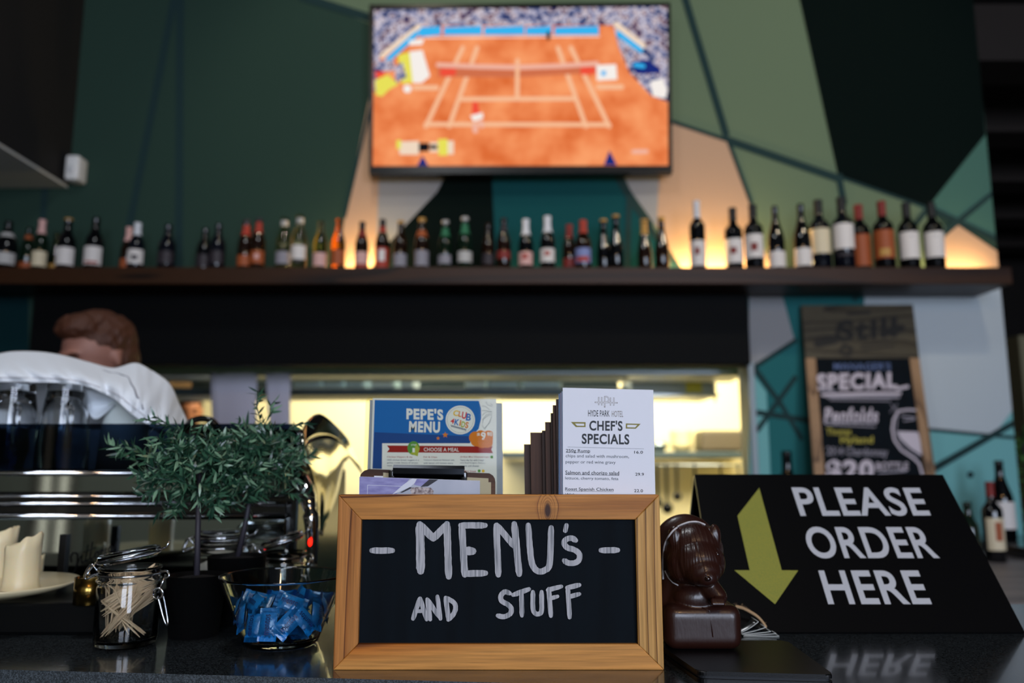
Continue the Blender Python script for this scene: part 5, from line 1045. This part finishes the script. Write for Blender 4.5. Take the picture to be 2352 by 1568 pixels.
# figurine: standing furry animal with its paws on a block, moulded in one piece
g0 = atZ(1612, 1492, CZ + FH); GY = g0.y; gz = CZ + FH
def fg(px, py, dy=0.0): return atY(px, py, GY + dy)
sc1 = (atY(1700, 1440, GY).x - atY(1600, 1440, GY).x) / 100
M_choc = mat('figurine_brown', '2a130d', .34, coat=.15, spec=.5, bump=((420, 420, 90), .22, .001))
fig = thing('animal_figurine', 'glossy dark brown moulded animal figurine beside the menu box', 'figurine', g0)
mb = MB(); Lx = max(fg(1526, 1440).x, xr + .004); Rx = fg(1704, 1440).x; hb = fg(1600, 1388).z - gz
b = bmesh.new(); bmesh.ops.create_cube(b, size=1)
for v_ in b.verts: v_.co = Vector(((Lx + Rx) / 2 + v_.co.x * (Rx - Lx), GY + .03 + v_.co.y * .075, gz + hb / 2 + v_.co.z * hb))
bmesh.ops.bevel(b, geom=b.edges[:], offset=.012, segments=5, affect='EDGES', profile=.5); mb.bm(b)
hc = fg(1593, 1268, .022); hs = 70 * sc1
tl_ = Matrix.Rotation(.25, 4, 'Z') @ Matrix.Rotation(.32, 4, 'X')
mb.ell(hc, (hs * 1.0, hs * .95, hs * 1.04), sub=4, M=tl_)                                   # skull
mb.ell(fg(1603, 1290, .004), (hs * .86, hs * .8, hs * .74), sub=4); mb.ell(fg(1614, 1312, -.010), (hs * .60, hs * .55, hs * .48), sub=4); mb.ell(fg(1623, 1326, -.020), (hs * .36, hs * .36, hs * .30))   # narrowing to the muzzle
mb.ell(fg(1640, 1292, .004), (hs * .36, hs * .5, hs * .55)); mb.ell(fg(1566, 1296, .006), (hs * .5, hs * .5, hs * .6))  # cheeks
mb.ell(fg(1641, 1230, .008), (hs * .22, hs * .2, hs * .40)); mb.ell(fg(1550, 1234, .008), (hs * .24, hs * .2, hs * .42))     # ears
mb.ell(fg(1575, 1262, .05), (hs * 1.18, hs * .55, hs * 1.24), sub=4)                          # hood behind the head
mb.cap(fg(1588, 1335, .03), fg(1584, 1398, .03), hs * .80, hs * 1.0); mb.cap(fg(1558, 1350, .04), fg(1550, 1398, .04), hs * .8, hs * .9); mb.ell(fg(1600, 1372, .012), (hs * .8, hs * .5, hs * .5))
mb.cap(fg(1626, 1346, .004), fg(1650, 1370, -.006), hs * .38, hs * .30)
for k in range(4): mb.cap(fg(1636 + k * 8.5, 1376, -.016), fg(1637 + k * 8.5, 1388, -.020), hs * .075, hs * .06)
o = mb.build('figure', M_choc, fig); baked(o, [('REMESH', dict(mode='VOXEL', voxel_size=.001)), ('SMOOTH', dict(iterations=22, factor=.5))])
me = o.data
for v_ in me.vertices:   # moulded fur: fine grooves flowing down from the crown
    p = v_.co + Vector(g0); d = p - hc
    if d.length < hs * 1.5 and p.z > fg(1600, 1352).z and d.y < .02:
        a = math.atan2(d.x, -d.y + .02); g = noise.noise(Vector((a * 22 + d.z * 60, d.z * 40, 1))) + noise.noise(Vector((a * 48, d.z * 30, 4))); v_.co += d.normalized() * .00042 * g
smooth(o); me.update()
sl = smoothline([fg(1590, 1206, -.012), fg(1601, 1232, -.020), fg(1612, 1262, -.028), fg(1620, 1295, -.036), fg(1624, 1322, -.040)], 24)
bvh_pts = []
from mathutils.bvhtree import BVHTree
bt = BVHTree.FromPolygons([v_.co + Vector(g0) for v_ in me.vertices], [tuple(p.vertices) for p in me.polygons])
def onfig(px, py, lift=0.0):
    d = ray(px, py).normalized(); h = bt.ray_cast(CAM, d); return (h[0] + h[1] * lift) if h[0] is not None else fg(px, py)
mb = MB(); mb.tube([onfig(x, y, -.0001) for x, y in [(1588 + (1622 - 1588) * (i / 20) ** .9, 1204 + 118 * i / 20) for i in range(21)]], .0006, 6); mb.build('mould_seam', M_choc, fig); mb = MB(); mb.tube([onfig(x, y) for x, y in ((1612, 1395), (1630, 1402), (1634, 1430), (1637, 1460), (1638, 1490))], .0008, 6); mb.build('mould_seam', M_choc, fig)
mb = MB(); mb.ell(onfig(1626, 1329, -.0008), (.0034, .003, .0028)); mb.ell(onfig(1650, 1272, -.0015), (.0022, .0024, .0030)); mb.build('face_detail', mat('figurine_dark', '1a0a07', .2, coat=.4), fig)
ringp = [(1524, 1330), (1523, 1285), (1530, 1245), (1548, 1217), (1575, 1202), (1600, 1199), (1620, 1206)]; rp = [onfig(x, y, .0006) for x, y in [(p.x, p.y) for p in smoothline([(x, y, 0) for x, y in ringp], 40)]]
rp = [p if p.x > xr + .003 else Vector((xr + .003, p.y, p.z)) for p in rp]
mb = MB(); mb.tube(rp, .0010, 8); mb.tube([onfig(x, y, .0006) for x, y in ((1528, 1312), (1536, 1328), (1546, 1338), (1558, 1344))], .0007, 6); mb.build('white_cord', mat('cord_white', 'b8b4b4', .6), fig, label='white cord around the head')
# swing tags with twine
tg0 = atZ(1745, 1462, CZ)
for i, (ang, dx, dz) in enumerate(((0, .002, .0006), (2.5, .003, .0014), (5, .001, .0022), (12, .0, .003), (25, -.002, .0038))):
    c = Vector((atZ(1703, 1463, CZ).x + .001, tg0.y + .0008 * i, CZ + dz)); L = .043 - .004 * i; rows = []
    for j in range(7):
        f = j / 6; a = math.radians(ang) * (.7 + .45 * f); rows.append([c + Vector((dx + L * f * math.cos(a), 0, L * f * math.sin(a))), c + Vector((dx + L * f * math.cos(a), .05, L * f * math.sin(a)))])
    t = thing('swing_tag', ['lowest flat black card of the fanned pile beside the figurine', 'black card second from the bottom of the fanned pile', 'middle black card of the fanned pile', 'black card second from the top of the fanned pile', 'topmost steeply tilted black card of the fanned pile'][i], 'card', c, 'fanned black cards with twine')
    mb = MB(); mb.grid(rows); o = mb.build('card', mat('card_black_%d' % i, '0c0f10', .25, coat=.4), t); baked(o, [('SOLIDIFY', dict(thickness=.0005, offset=1))])
    mb = MB(); mb.tube([p + Vector((0, -.0006, .0002)) for p in [r_[0] for r_ in rows]], .0004, 6); mb.tube([p + Vector((.0004, 0, .0002)) for p in rows[-1]], .0003, 6); mb.build('card_edge', mat('card_edge_%d' % i, 'c8ccc8', .7), t, label='white cut edge')
tw = [atY(x, y, tg0.y + .03 - k * .002) for k, (x, y) in enumerate(((1690, 1392), (1706, 1396), (1722, 1404), (1738, 1414), (1750, 1426), (1760, 1440)))]
mb = MB(); base_ = smoothline(tw, 60)
for ph in (0, 2.1, 4.2): mb.tube([p + Vector((.0011 * math.cos(i * .7 + ph) * .5, .0012 * math.cos(i * .7 + ph), .0012 * math.sin(i * .7 + ph))) for i, p in enumerate(base_)], .0010, 6)
rnd = random.Random(4)
for k in range(40):
    p = base_[rnd.randrange(60)]; d = Vector((rnd.uniform(-1, 1), rnd.uniform(-1, 1), rnd.uniform(0, 1))) * rnd.uniform(.002, .006); mb.tube([p, p + d * .6 + Vector((0, 0, .001)), p + d], .00012, 3)
tag(mb.build('twine', mat('twine_jute', 'a88a66', .9)), 'short frayed jute twine over the fanned black cards', 'twine')

# ------------------------------------------------------------------ back bench at the right, its bottles, the specials chalkboard
BZ = .89
M_bench = mat('bench_grey', 'a39b98', .45, vary=((2, 22, 2), '7a7476'))
bl = atZ(2100, 1385, BZ); mb = MB(); mb.box((.82, bl.y, BZ - .04), (2.75, WY - .004, BZ), bevel=.003); mb.build('bench_top', M_bench, None) if 0 else None
bench = thing('back_bench', 'grey topped back bench along the wall at the right', 'bench', (1.8, 3.0, 0))
mb.build('bench_top', M_bench, bench); mb = MB(); mb.box((.85, bl.y + .02, 0), (2.72, WY - .004, BZ - .041)); mb.build('bench_front', mat('bench_front_blue', '2a3440', .5), bench)
lz = BZ + .045; la = atZ(2262, 1244, lz); mb = MB(); mb.box((la.x + .02, atZ(2315, 1258, lz).y, BZ), (2.7, WY - .01, lz), bevel=.004); tag(mb.build('bench_riser', mat('riser_black', '15171a', .25, coat=.5)), 'low dark riser on the back bench at the right edge', 'riser')
def onbench(kind, glass, px, base_py, top, label, z=BZ, **k):
    p = atZ(px, base_py, z); h = atY(px, top, p.y).z - z; return bottle(kind, glass, p, h, label, 'bottles on the back bench', **k)
onbench('bordeaux', 'black', 2288, 1290, 1106, 'wine bottle with colourful label and red capsule on the back bench', lab=('cream', .045, .165), motif=('rust', .08, .07, .35), foil=('foilred', .245), xs=.98)
onbench('burgundy', 'black', 2309, 1238, 1057, 'taller dark bottle with white label behind the colourful one', z=lz, lab=('white', .04, .14))
onbench('stubby', 'green', 2232, 1290, 1152, 'clear greenish bottle at the order sign\'s right edge', lab=None)
onbench('burgundy', 'black', 1817, 1250, 1035, 'dark bottle standing left of the specials chalkboard', lab=None)
# specials chalkboard leaning against the wall
dB = Vector((-.04, .30, 1.0)).normalized(); T0 = atY(1840, 701, WY - .03); T1 = atY(2097, 699, WY - .06)
B0 = atY(1893, 1180, WY - .03 - .16); B1 = atY(2162, 1180, WY - .06 - .16)
nrm = (T1 - T0).cross(B0 - T0); sp = Plane(T0, nrm)
PT = lambda x, y, l=0: sp.pt(x, y, l)
def below(xt, yt, xb, yb):   # extend an edge of the board down to the bench top
    a = PT(xt, yt); b_ = PT(xb, yb); k = (a.z - BZ - .004) / (a.z - b_.z); return a + (b_ - a) * k
lt, rt = PT(1840, 701), PT(2097, 699); lbm, rbm = below(1840, 701, 1870, 1091), below(2097, 699, 2150, 1091)
cbd = thing('specials_chalkboard', 'tall framed manager\'s special chalkboard leaning on the back wall', 'chalkboard', ((lbm.x + rbm.x) / 2, lbm.y, BZ))
back = -sp.N * .02
M_drk = woodmat('frame_dark_oak', '4c4433', '38301f', '241e14', 'X', rings=5); M_lt = woodmat('frame_pale_oak', 'a5805c', '8a6848', '6a4e34', 'Z', rings=5)
def zs(x, y): return (1600 + x / 3.1277, 640 + y / 3.1277)
# header panel, stiles, board
def quadp(pts, m, name, d=back, lab=None):
    mb = MB(); mb.prism(pts, d); return mb.build(name, m, cbd, label=lab)
hl, hr = PT(*zs(785, 570)), PT(*zs(1600, 570)); il, ir = PT(*zs(842, 590)), PT(*zs(1548, 590))
quadp([lt, rt, hr, hl], M_drk, 'header_panel', lab='dark stained header panel')
def edge(a, b_, f): return a.lerp(b_, f)
fi = .085; lbi, rbi = lbm.lerp(rbm, fi), rbm.lerp(lbm, fi); hli, hri = hl.lerp(hr, fi), hr.lerp(hl, fi)
quadp([hl, hli, lbi, lbm], M_lt, 'frame_stile'); quadp([hri, hr, rbm, rbi], M_lt, 'frame_stile')
brd = quadp([hli + back * .3, hri + back * .3, rbi + back * .3, lbi + back * .3], M_cb, 'board', back * .5)
mb = MB(); bp_ = Plane(hli + back * .3, sp.N); CM = [mat('chalk_pink_white', 'c8bcc4', .8), mat('chalk_blue', '5c6c94', .8), mat('chalk_yellow', 'a89c3c', .8), mat('chalk_grey', '96909a', .8)]
def TX(s_, x0, y0, x1, y1, mi, bold=.02, sk=0, rise=0): mb.text(bp_, s_, [zs(x0 + sk, y0), zs(x1 + sk, y0 + rise), zs(x1, y1 + rise), zs(x0, y1)], mi, .001, bold)
def SS(pts, wd, mi, lift=.0012): mb.stroke(bp_, [zs(*p) for p in pts], wd / 3.1277, mi, lift)
TX("MANAGER'S", 985, 603, 1395, 655, 1, .01); TX('SPECIAL', 862, 682, 1440, 805, 0, .05, 0, -14)
SS([(905, 835), (1190, 825), (1460, 822)], 22, 0); SS([(940, 850), (1200, 848), (1450, 850)], 18, 3); SS([(960, 870), (1390, 876)], 8, 3); SS([(1440, 790), (1515, 775)], 22, 0); SS([(860, 760), (905, 800), (990, 805)], 16, 3)
TX('Penfolds', 915, 925, 1300, 1040, 0, .03, 10); SS([(920, 1025), (1290, 1030)], 12, 3); SS([(930, 1045), (1280, 1062)], 10, 3)
TX('Thomas', 932, 1072, 1110, 1122, 2, .02); TX('Hyland', 1032, 1130, 1268, 1198, 2, .03); TX('2014 Chardonnay', 935, 1205, 1372, 1285, 3, .01, 0, 10)
TX('$20', 930, 1300, 1275, 1460, 0, .05); TX('BOTTLE', 1290, 1318, 1520, 1375, 0, .02); SS([(1310, 1395), (1500, 1380)], 12, 3)
gl_ = [(1448, 950), (1415, 1010), (1405, 1080), (1420, 1160), (1470, 1230), (1560, 1290), (1600, 1330), (1625, 1420)]; SS(gl_, 16, 0); SS([(1448, 950), (1520, 940), (1585, 945)], 14, 0); SS([(1440, 985), (1430, 1090), (1450, 1150), (1520, 1230), (1600, 1280)], 8, 3)
mb.ppoly(bp_, [zs(*p) for p in ((1440, 1095), (1590, 1100), (1612, 1180), (1618, 1270), (1540, 1220), (1465, 1150))], 0, .0008); SS([(1470, 985), (1570, 1000)], 10, 3); SS([(1490, 1020), (1560, 1010)], 10, 3); SS([(1395, 900), (1440, 950)], 5, 3); SS([(1440, 900), (1390, 960)], 5, 3)
mb.build('chalk_lettering', CM, brd)
mb = MB(); hp_ = Plane(lt, sp.N); HM = [mat('logo_dark', '1d1a16', .8)]
mb.text(hp_, 'Still', [zs(1010, 300), zs(1440, 262), zs(1440, 420), zs(1010, 460)], 0, .001, .05)
for pts, wd in (([(870, 465), (990, 440)], 60), ([(1340, 390), (1470, 355)], 55), ([(1010, 400), (1020, 330), (1090, 310)], 26), ([(1030, 520), (1060, 480), (1110, 500), (1100, 545), (1050, 540)], 26), ([(1090, 250), (1240, 240)], 22), ([(1180, 480), (1440, 440)], 12), ([(1190, 510), (1420, 480)], 12)): mb.stroke(hp_, [zs(*p) for p in pts], wd / 3.1277, 0, .0012)
mb.build('dark_emblem', HM, cbd, label='dark decorative emblem')
# pale post and greenery at the right edge, beyond the wall's end
pz = atY(2345, 772, 4.6); mb = MB(); mb.box((pz.x - .045, 4.55, 0), (pz.x + .4, 4.8, pz.z), bevel=.01); tag(mb.build('post_panel', mat('post_olive', '6f6a50', .7)), 'pale olive panel at the far right beyond the wall', 'panel')
gp = atY(2356, 1120, 3.9); gp.z = 0
t = thing('indoor_plant', 'green leafy plant peeping in at the right edge', 'plant', gp)
mb = MB(); mb.lathe([(0, 0), (.12, 0), (.15, .3), (.13, .3), (.12, .26), (0, .26)], gp, 24); mb.build('pot', M_pot, t)
mb = MB(); top_ = atY(2352, 990, 3.9).z; mb.tube([gp + Vector((0, 0, .26)), gp + Vector((.02, 0, 1.0)), gp + Vector((.01, 0, top_))], .008, 8); mb.build('stem', M_stem, t)
mb = MB(); rnd = random.Random(8)
for k in range(60):
    p = gp + Vector((.01, 0, rnd.uniform(.9, top_ + .02))); a = rnd.uniform(0, 6.28); d = Vector((math.cos(a), math.sin(a), rnd.uniform(-.2, .6))).normalized(); s_ = d.cross(Vector((0, 0, 1))).normalized(); L = rnd.uniform(.06, .12)
    mb.add([p, p + d * L * .5 + s_ * L * .2, p + d * L - Vector((0, 0, .02)), p + d * L * .5 - s_ * L * .2], [(0, 1, 2, 3)])
mb.build('foliage', mat('leaf_fresh', '5a8a4a', .4), t)

# ------------------------------------------------------------------ people
M_skin = mat('skin', '9a6a5a', .55, sss=.15); M_hair = mat('hair_brown', '4a2510', .6, bump=((160, 160, 30), .8, .006)); M_shirt = mat('shirt_pale', 'b8c4d4', .85); M_trs = mat('trousers_dark', '16181c', .9); M_eye = mat('eye_dark', '17100d', .3)
def person(label, head, face, tilt, hairm, skinm, scale=1.0):
    """standing figure; head = centre of the head, face = heading the face looks towards, stoops so that the feet reach the floor"""
    hx, hy, hz = head; t = thing('person', label, 'person', (hx, hy, 0))
    fwd = Vector((math.cos(face), math.sin(face), 0)); sid = Vector((-fwd.y, fwd.x, 0)); U = Vector((0, 0, 1)); H = hz
    P = lambda f, s_, z: Vector((hx, hy, 0)) + fwd * f + sid * s_ + U * z
    R_ = Matrix.Translation(head) @ Matrix(((fwd.x, sid.x, 0, 0), (fwd.y, sid.y, 0, 0), (0, 0, 1, 0), (0, 0, 0, 1))) @ Matrix.Rotation(tilt, 4, 'Y')
    def he(c, r, mb, sub=3):
        b = bmesh.new(); bmesh.ops.create_icosphere(b, subdivisions=sub, radius=1)
        for v_ in b.verts: v_.co = R_ @ Vector((c[0] + v_.co.x * r[0], c[1] + v_.co.y * r[1], c[2] + v_.co.z * r[2]))
        mb.bm(b, 0, True)
    mb = MB()
    he((-.008, 0, .03), (.098, .077, .092), mb, 4); he((.022, 0, -.035), (.070, .062, .085), mb); he((.045, 0, -.085), (.042, .042, .036), mb); he((.092, 0, -.02), (.020, .014, .026), mb); he((.086, 0, .018), (.016, .045, .012), mb); he((.082, 0, -.062), (.018, .026, .008), mb); he((.082, 0, -.074), (.017, .022, .008), mb)
    for s_ in (1, -1): he((-.012, .079 * s_, -.005), (.014, .008, .026), mb); he((.068, .034 * s_, -.028), (.024, .022, .02), mb)
    cz_ = H - .30; sh = H - .24
    mb.cap(R_ @ Vector((-.02, 0, -.06)), P(-.05, 0, sh + .03), .056, .060); mb.cap(P(-.06, 0, cz_ + .02), P(-.07, 0, H - .55), .125, .115); mb.cap(P(-.06, .10, sh), P(-.06, -.10, sh), .062, .062); mb.cap(P(-.07, .06, H - .70), P(-.07, -.06, H - .70), .125, .125)
    for s_ in (1, -1):
        el = P(-.06, .25 * s_, H - .56); wr = P(.18, .18 * s_, H - .60)
        mb.cap(P(-.06, .17 * s_, sh), el, .052, .042); mb.cap(el, wr, .041, .028); hd = wr + (wr - el).normalized() * .07
        mb.cap(wr, hd, .026, .034); dirh = (wr - el).normalized()
        for k, L in enumerate((.062, .072, .068, .052)):
            a = hd + sid * (.024 - .016 * k) * s_; m_ = a + dirh * L * .6; mb.cap(a, m_, .009, .008); mb.cap(m_, m_ + dirh * L * .4 - U * .022, .008, .007)
        mb.cap(wr + dirh * .03 + sid * -.03 * s_, wr + dirh * .07 - sid * .055 * s_, .011, .009)
        hp_ = P(-.07, .09 * s_, H - .72); kn = P(.02, .10 * s_, .48); an = P(-.04, .10 * s_, .09); mb.cap(hp_, kn, .085, .058); mb.cap(kn, an, .056, .040); mb.cap(an - U * .04, P(.12, .11 * s_, .035), .045, .032)
    o = mb.build('body', skinm, t); baked(o, [('REMESH', dict(mode='VOXEL', voxel_size=.006)), ('SMOOTH', dict(iterations=4, factor=.5))]); smooth(o)
    # hair: cap over the skull, higher at the front
    mb = MB()
    he((-.02, 0, .048), (.097, .083, .088), mb, 4); he((.045, 0, .092), (.055, .070, .040), mb); he((.0, 0, .105), (.075, .065, .035), mb); he((-.05, 0, -.005), (.066, .076, .075), mb)
    o = mb.build('hair', hairm, t); baked(o, [('REMESH', dict(mode='VOXEL', voxel_size=.005)), ('SMOOTH', dict(iterations=3, factor=.5))]); smooth(o)
    for v_ in o.data.vertices: v_.co += Vector((noise.noise(v_.co * 45), noise.noise(v_.co * 45 + Vector((7, 0, 0))), noise.noise(v_.co * 45 + Vector((0, 9, 0))))) * .006
    for s_ in (1, -1):
        mb = MB(); he((.084, .034 * s_, -.004), (.010, .013, .007), mb, 2); mb.build('eye', M_eye, t)
        mb = MB(); he((.090, .036 * s_, .018), (.010, .024, .006), mb, 2); mb.build('eyebrow', hairm, t)
    mb = MB(); mb.cap(P(-.06, 0, cz_ + .02), P(-.07, 0, H - .66), .137, .130); mb.cap(P(-.06, .10, sh), P(-.06, -.10, sh), .072, .072); mb.cap(P(-.055, 0, sh), P(-.05, 0, sh + .045), .075, .066)
    for s_ in (1, -1): mb.cap(P(-.06, .17 * s_, sh), P(-.06, .24 * s_, H - .52), .064, .056)
    o = mb.build('shirt', M_shirt, t); baked(o, [('REMESH', dict(mode='VOXEL', voxel_size=.008)), ('SMOOTH', dict(iterations=4, factor=.5))]); smooth(o)
    mb = MB(); mb.cap(P(-.07, .06, H - .70), P(-.07, -.06, H - .70), .136, .136)
    for s_ in (1, -1): mb.cap(P(-.07, .09 * s_, H - .74), P(.02, .10 * s_, .48), .096, .070); mb.cap(P(.02, .10 * s_, .48), P(-.04, .10 * s_, .11), .068, .055)
    o = mb.build('trousers', M_trs, t); baked(o, [('REMESH', dict(mode='VOXEL', voxel_size=.01)), ('SMOOTH', dict(iterations=4, factor=.5))]); smooth(o)
    return t
person('person with short brown hair looking down behind the coffee machine', atY(224, 824, 2.25), math.radians(180 + 58), math.radians(12), M_hair, M_skin)
person('blurred person far back in the kitchen beside the paper dockets', atY(437, 945, 5.62), math.radians(-70), .1, mat('hair_dark', '2a160c', .7), mat('skin_warm', 'a86a48', .6))
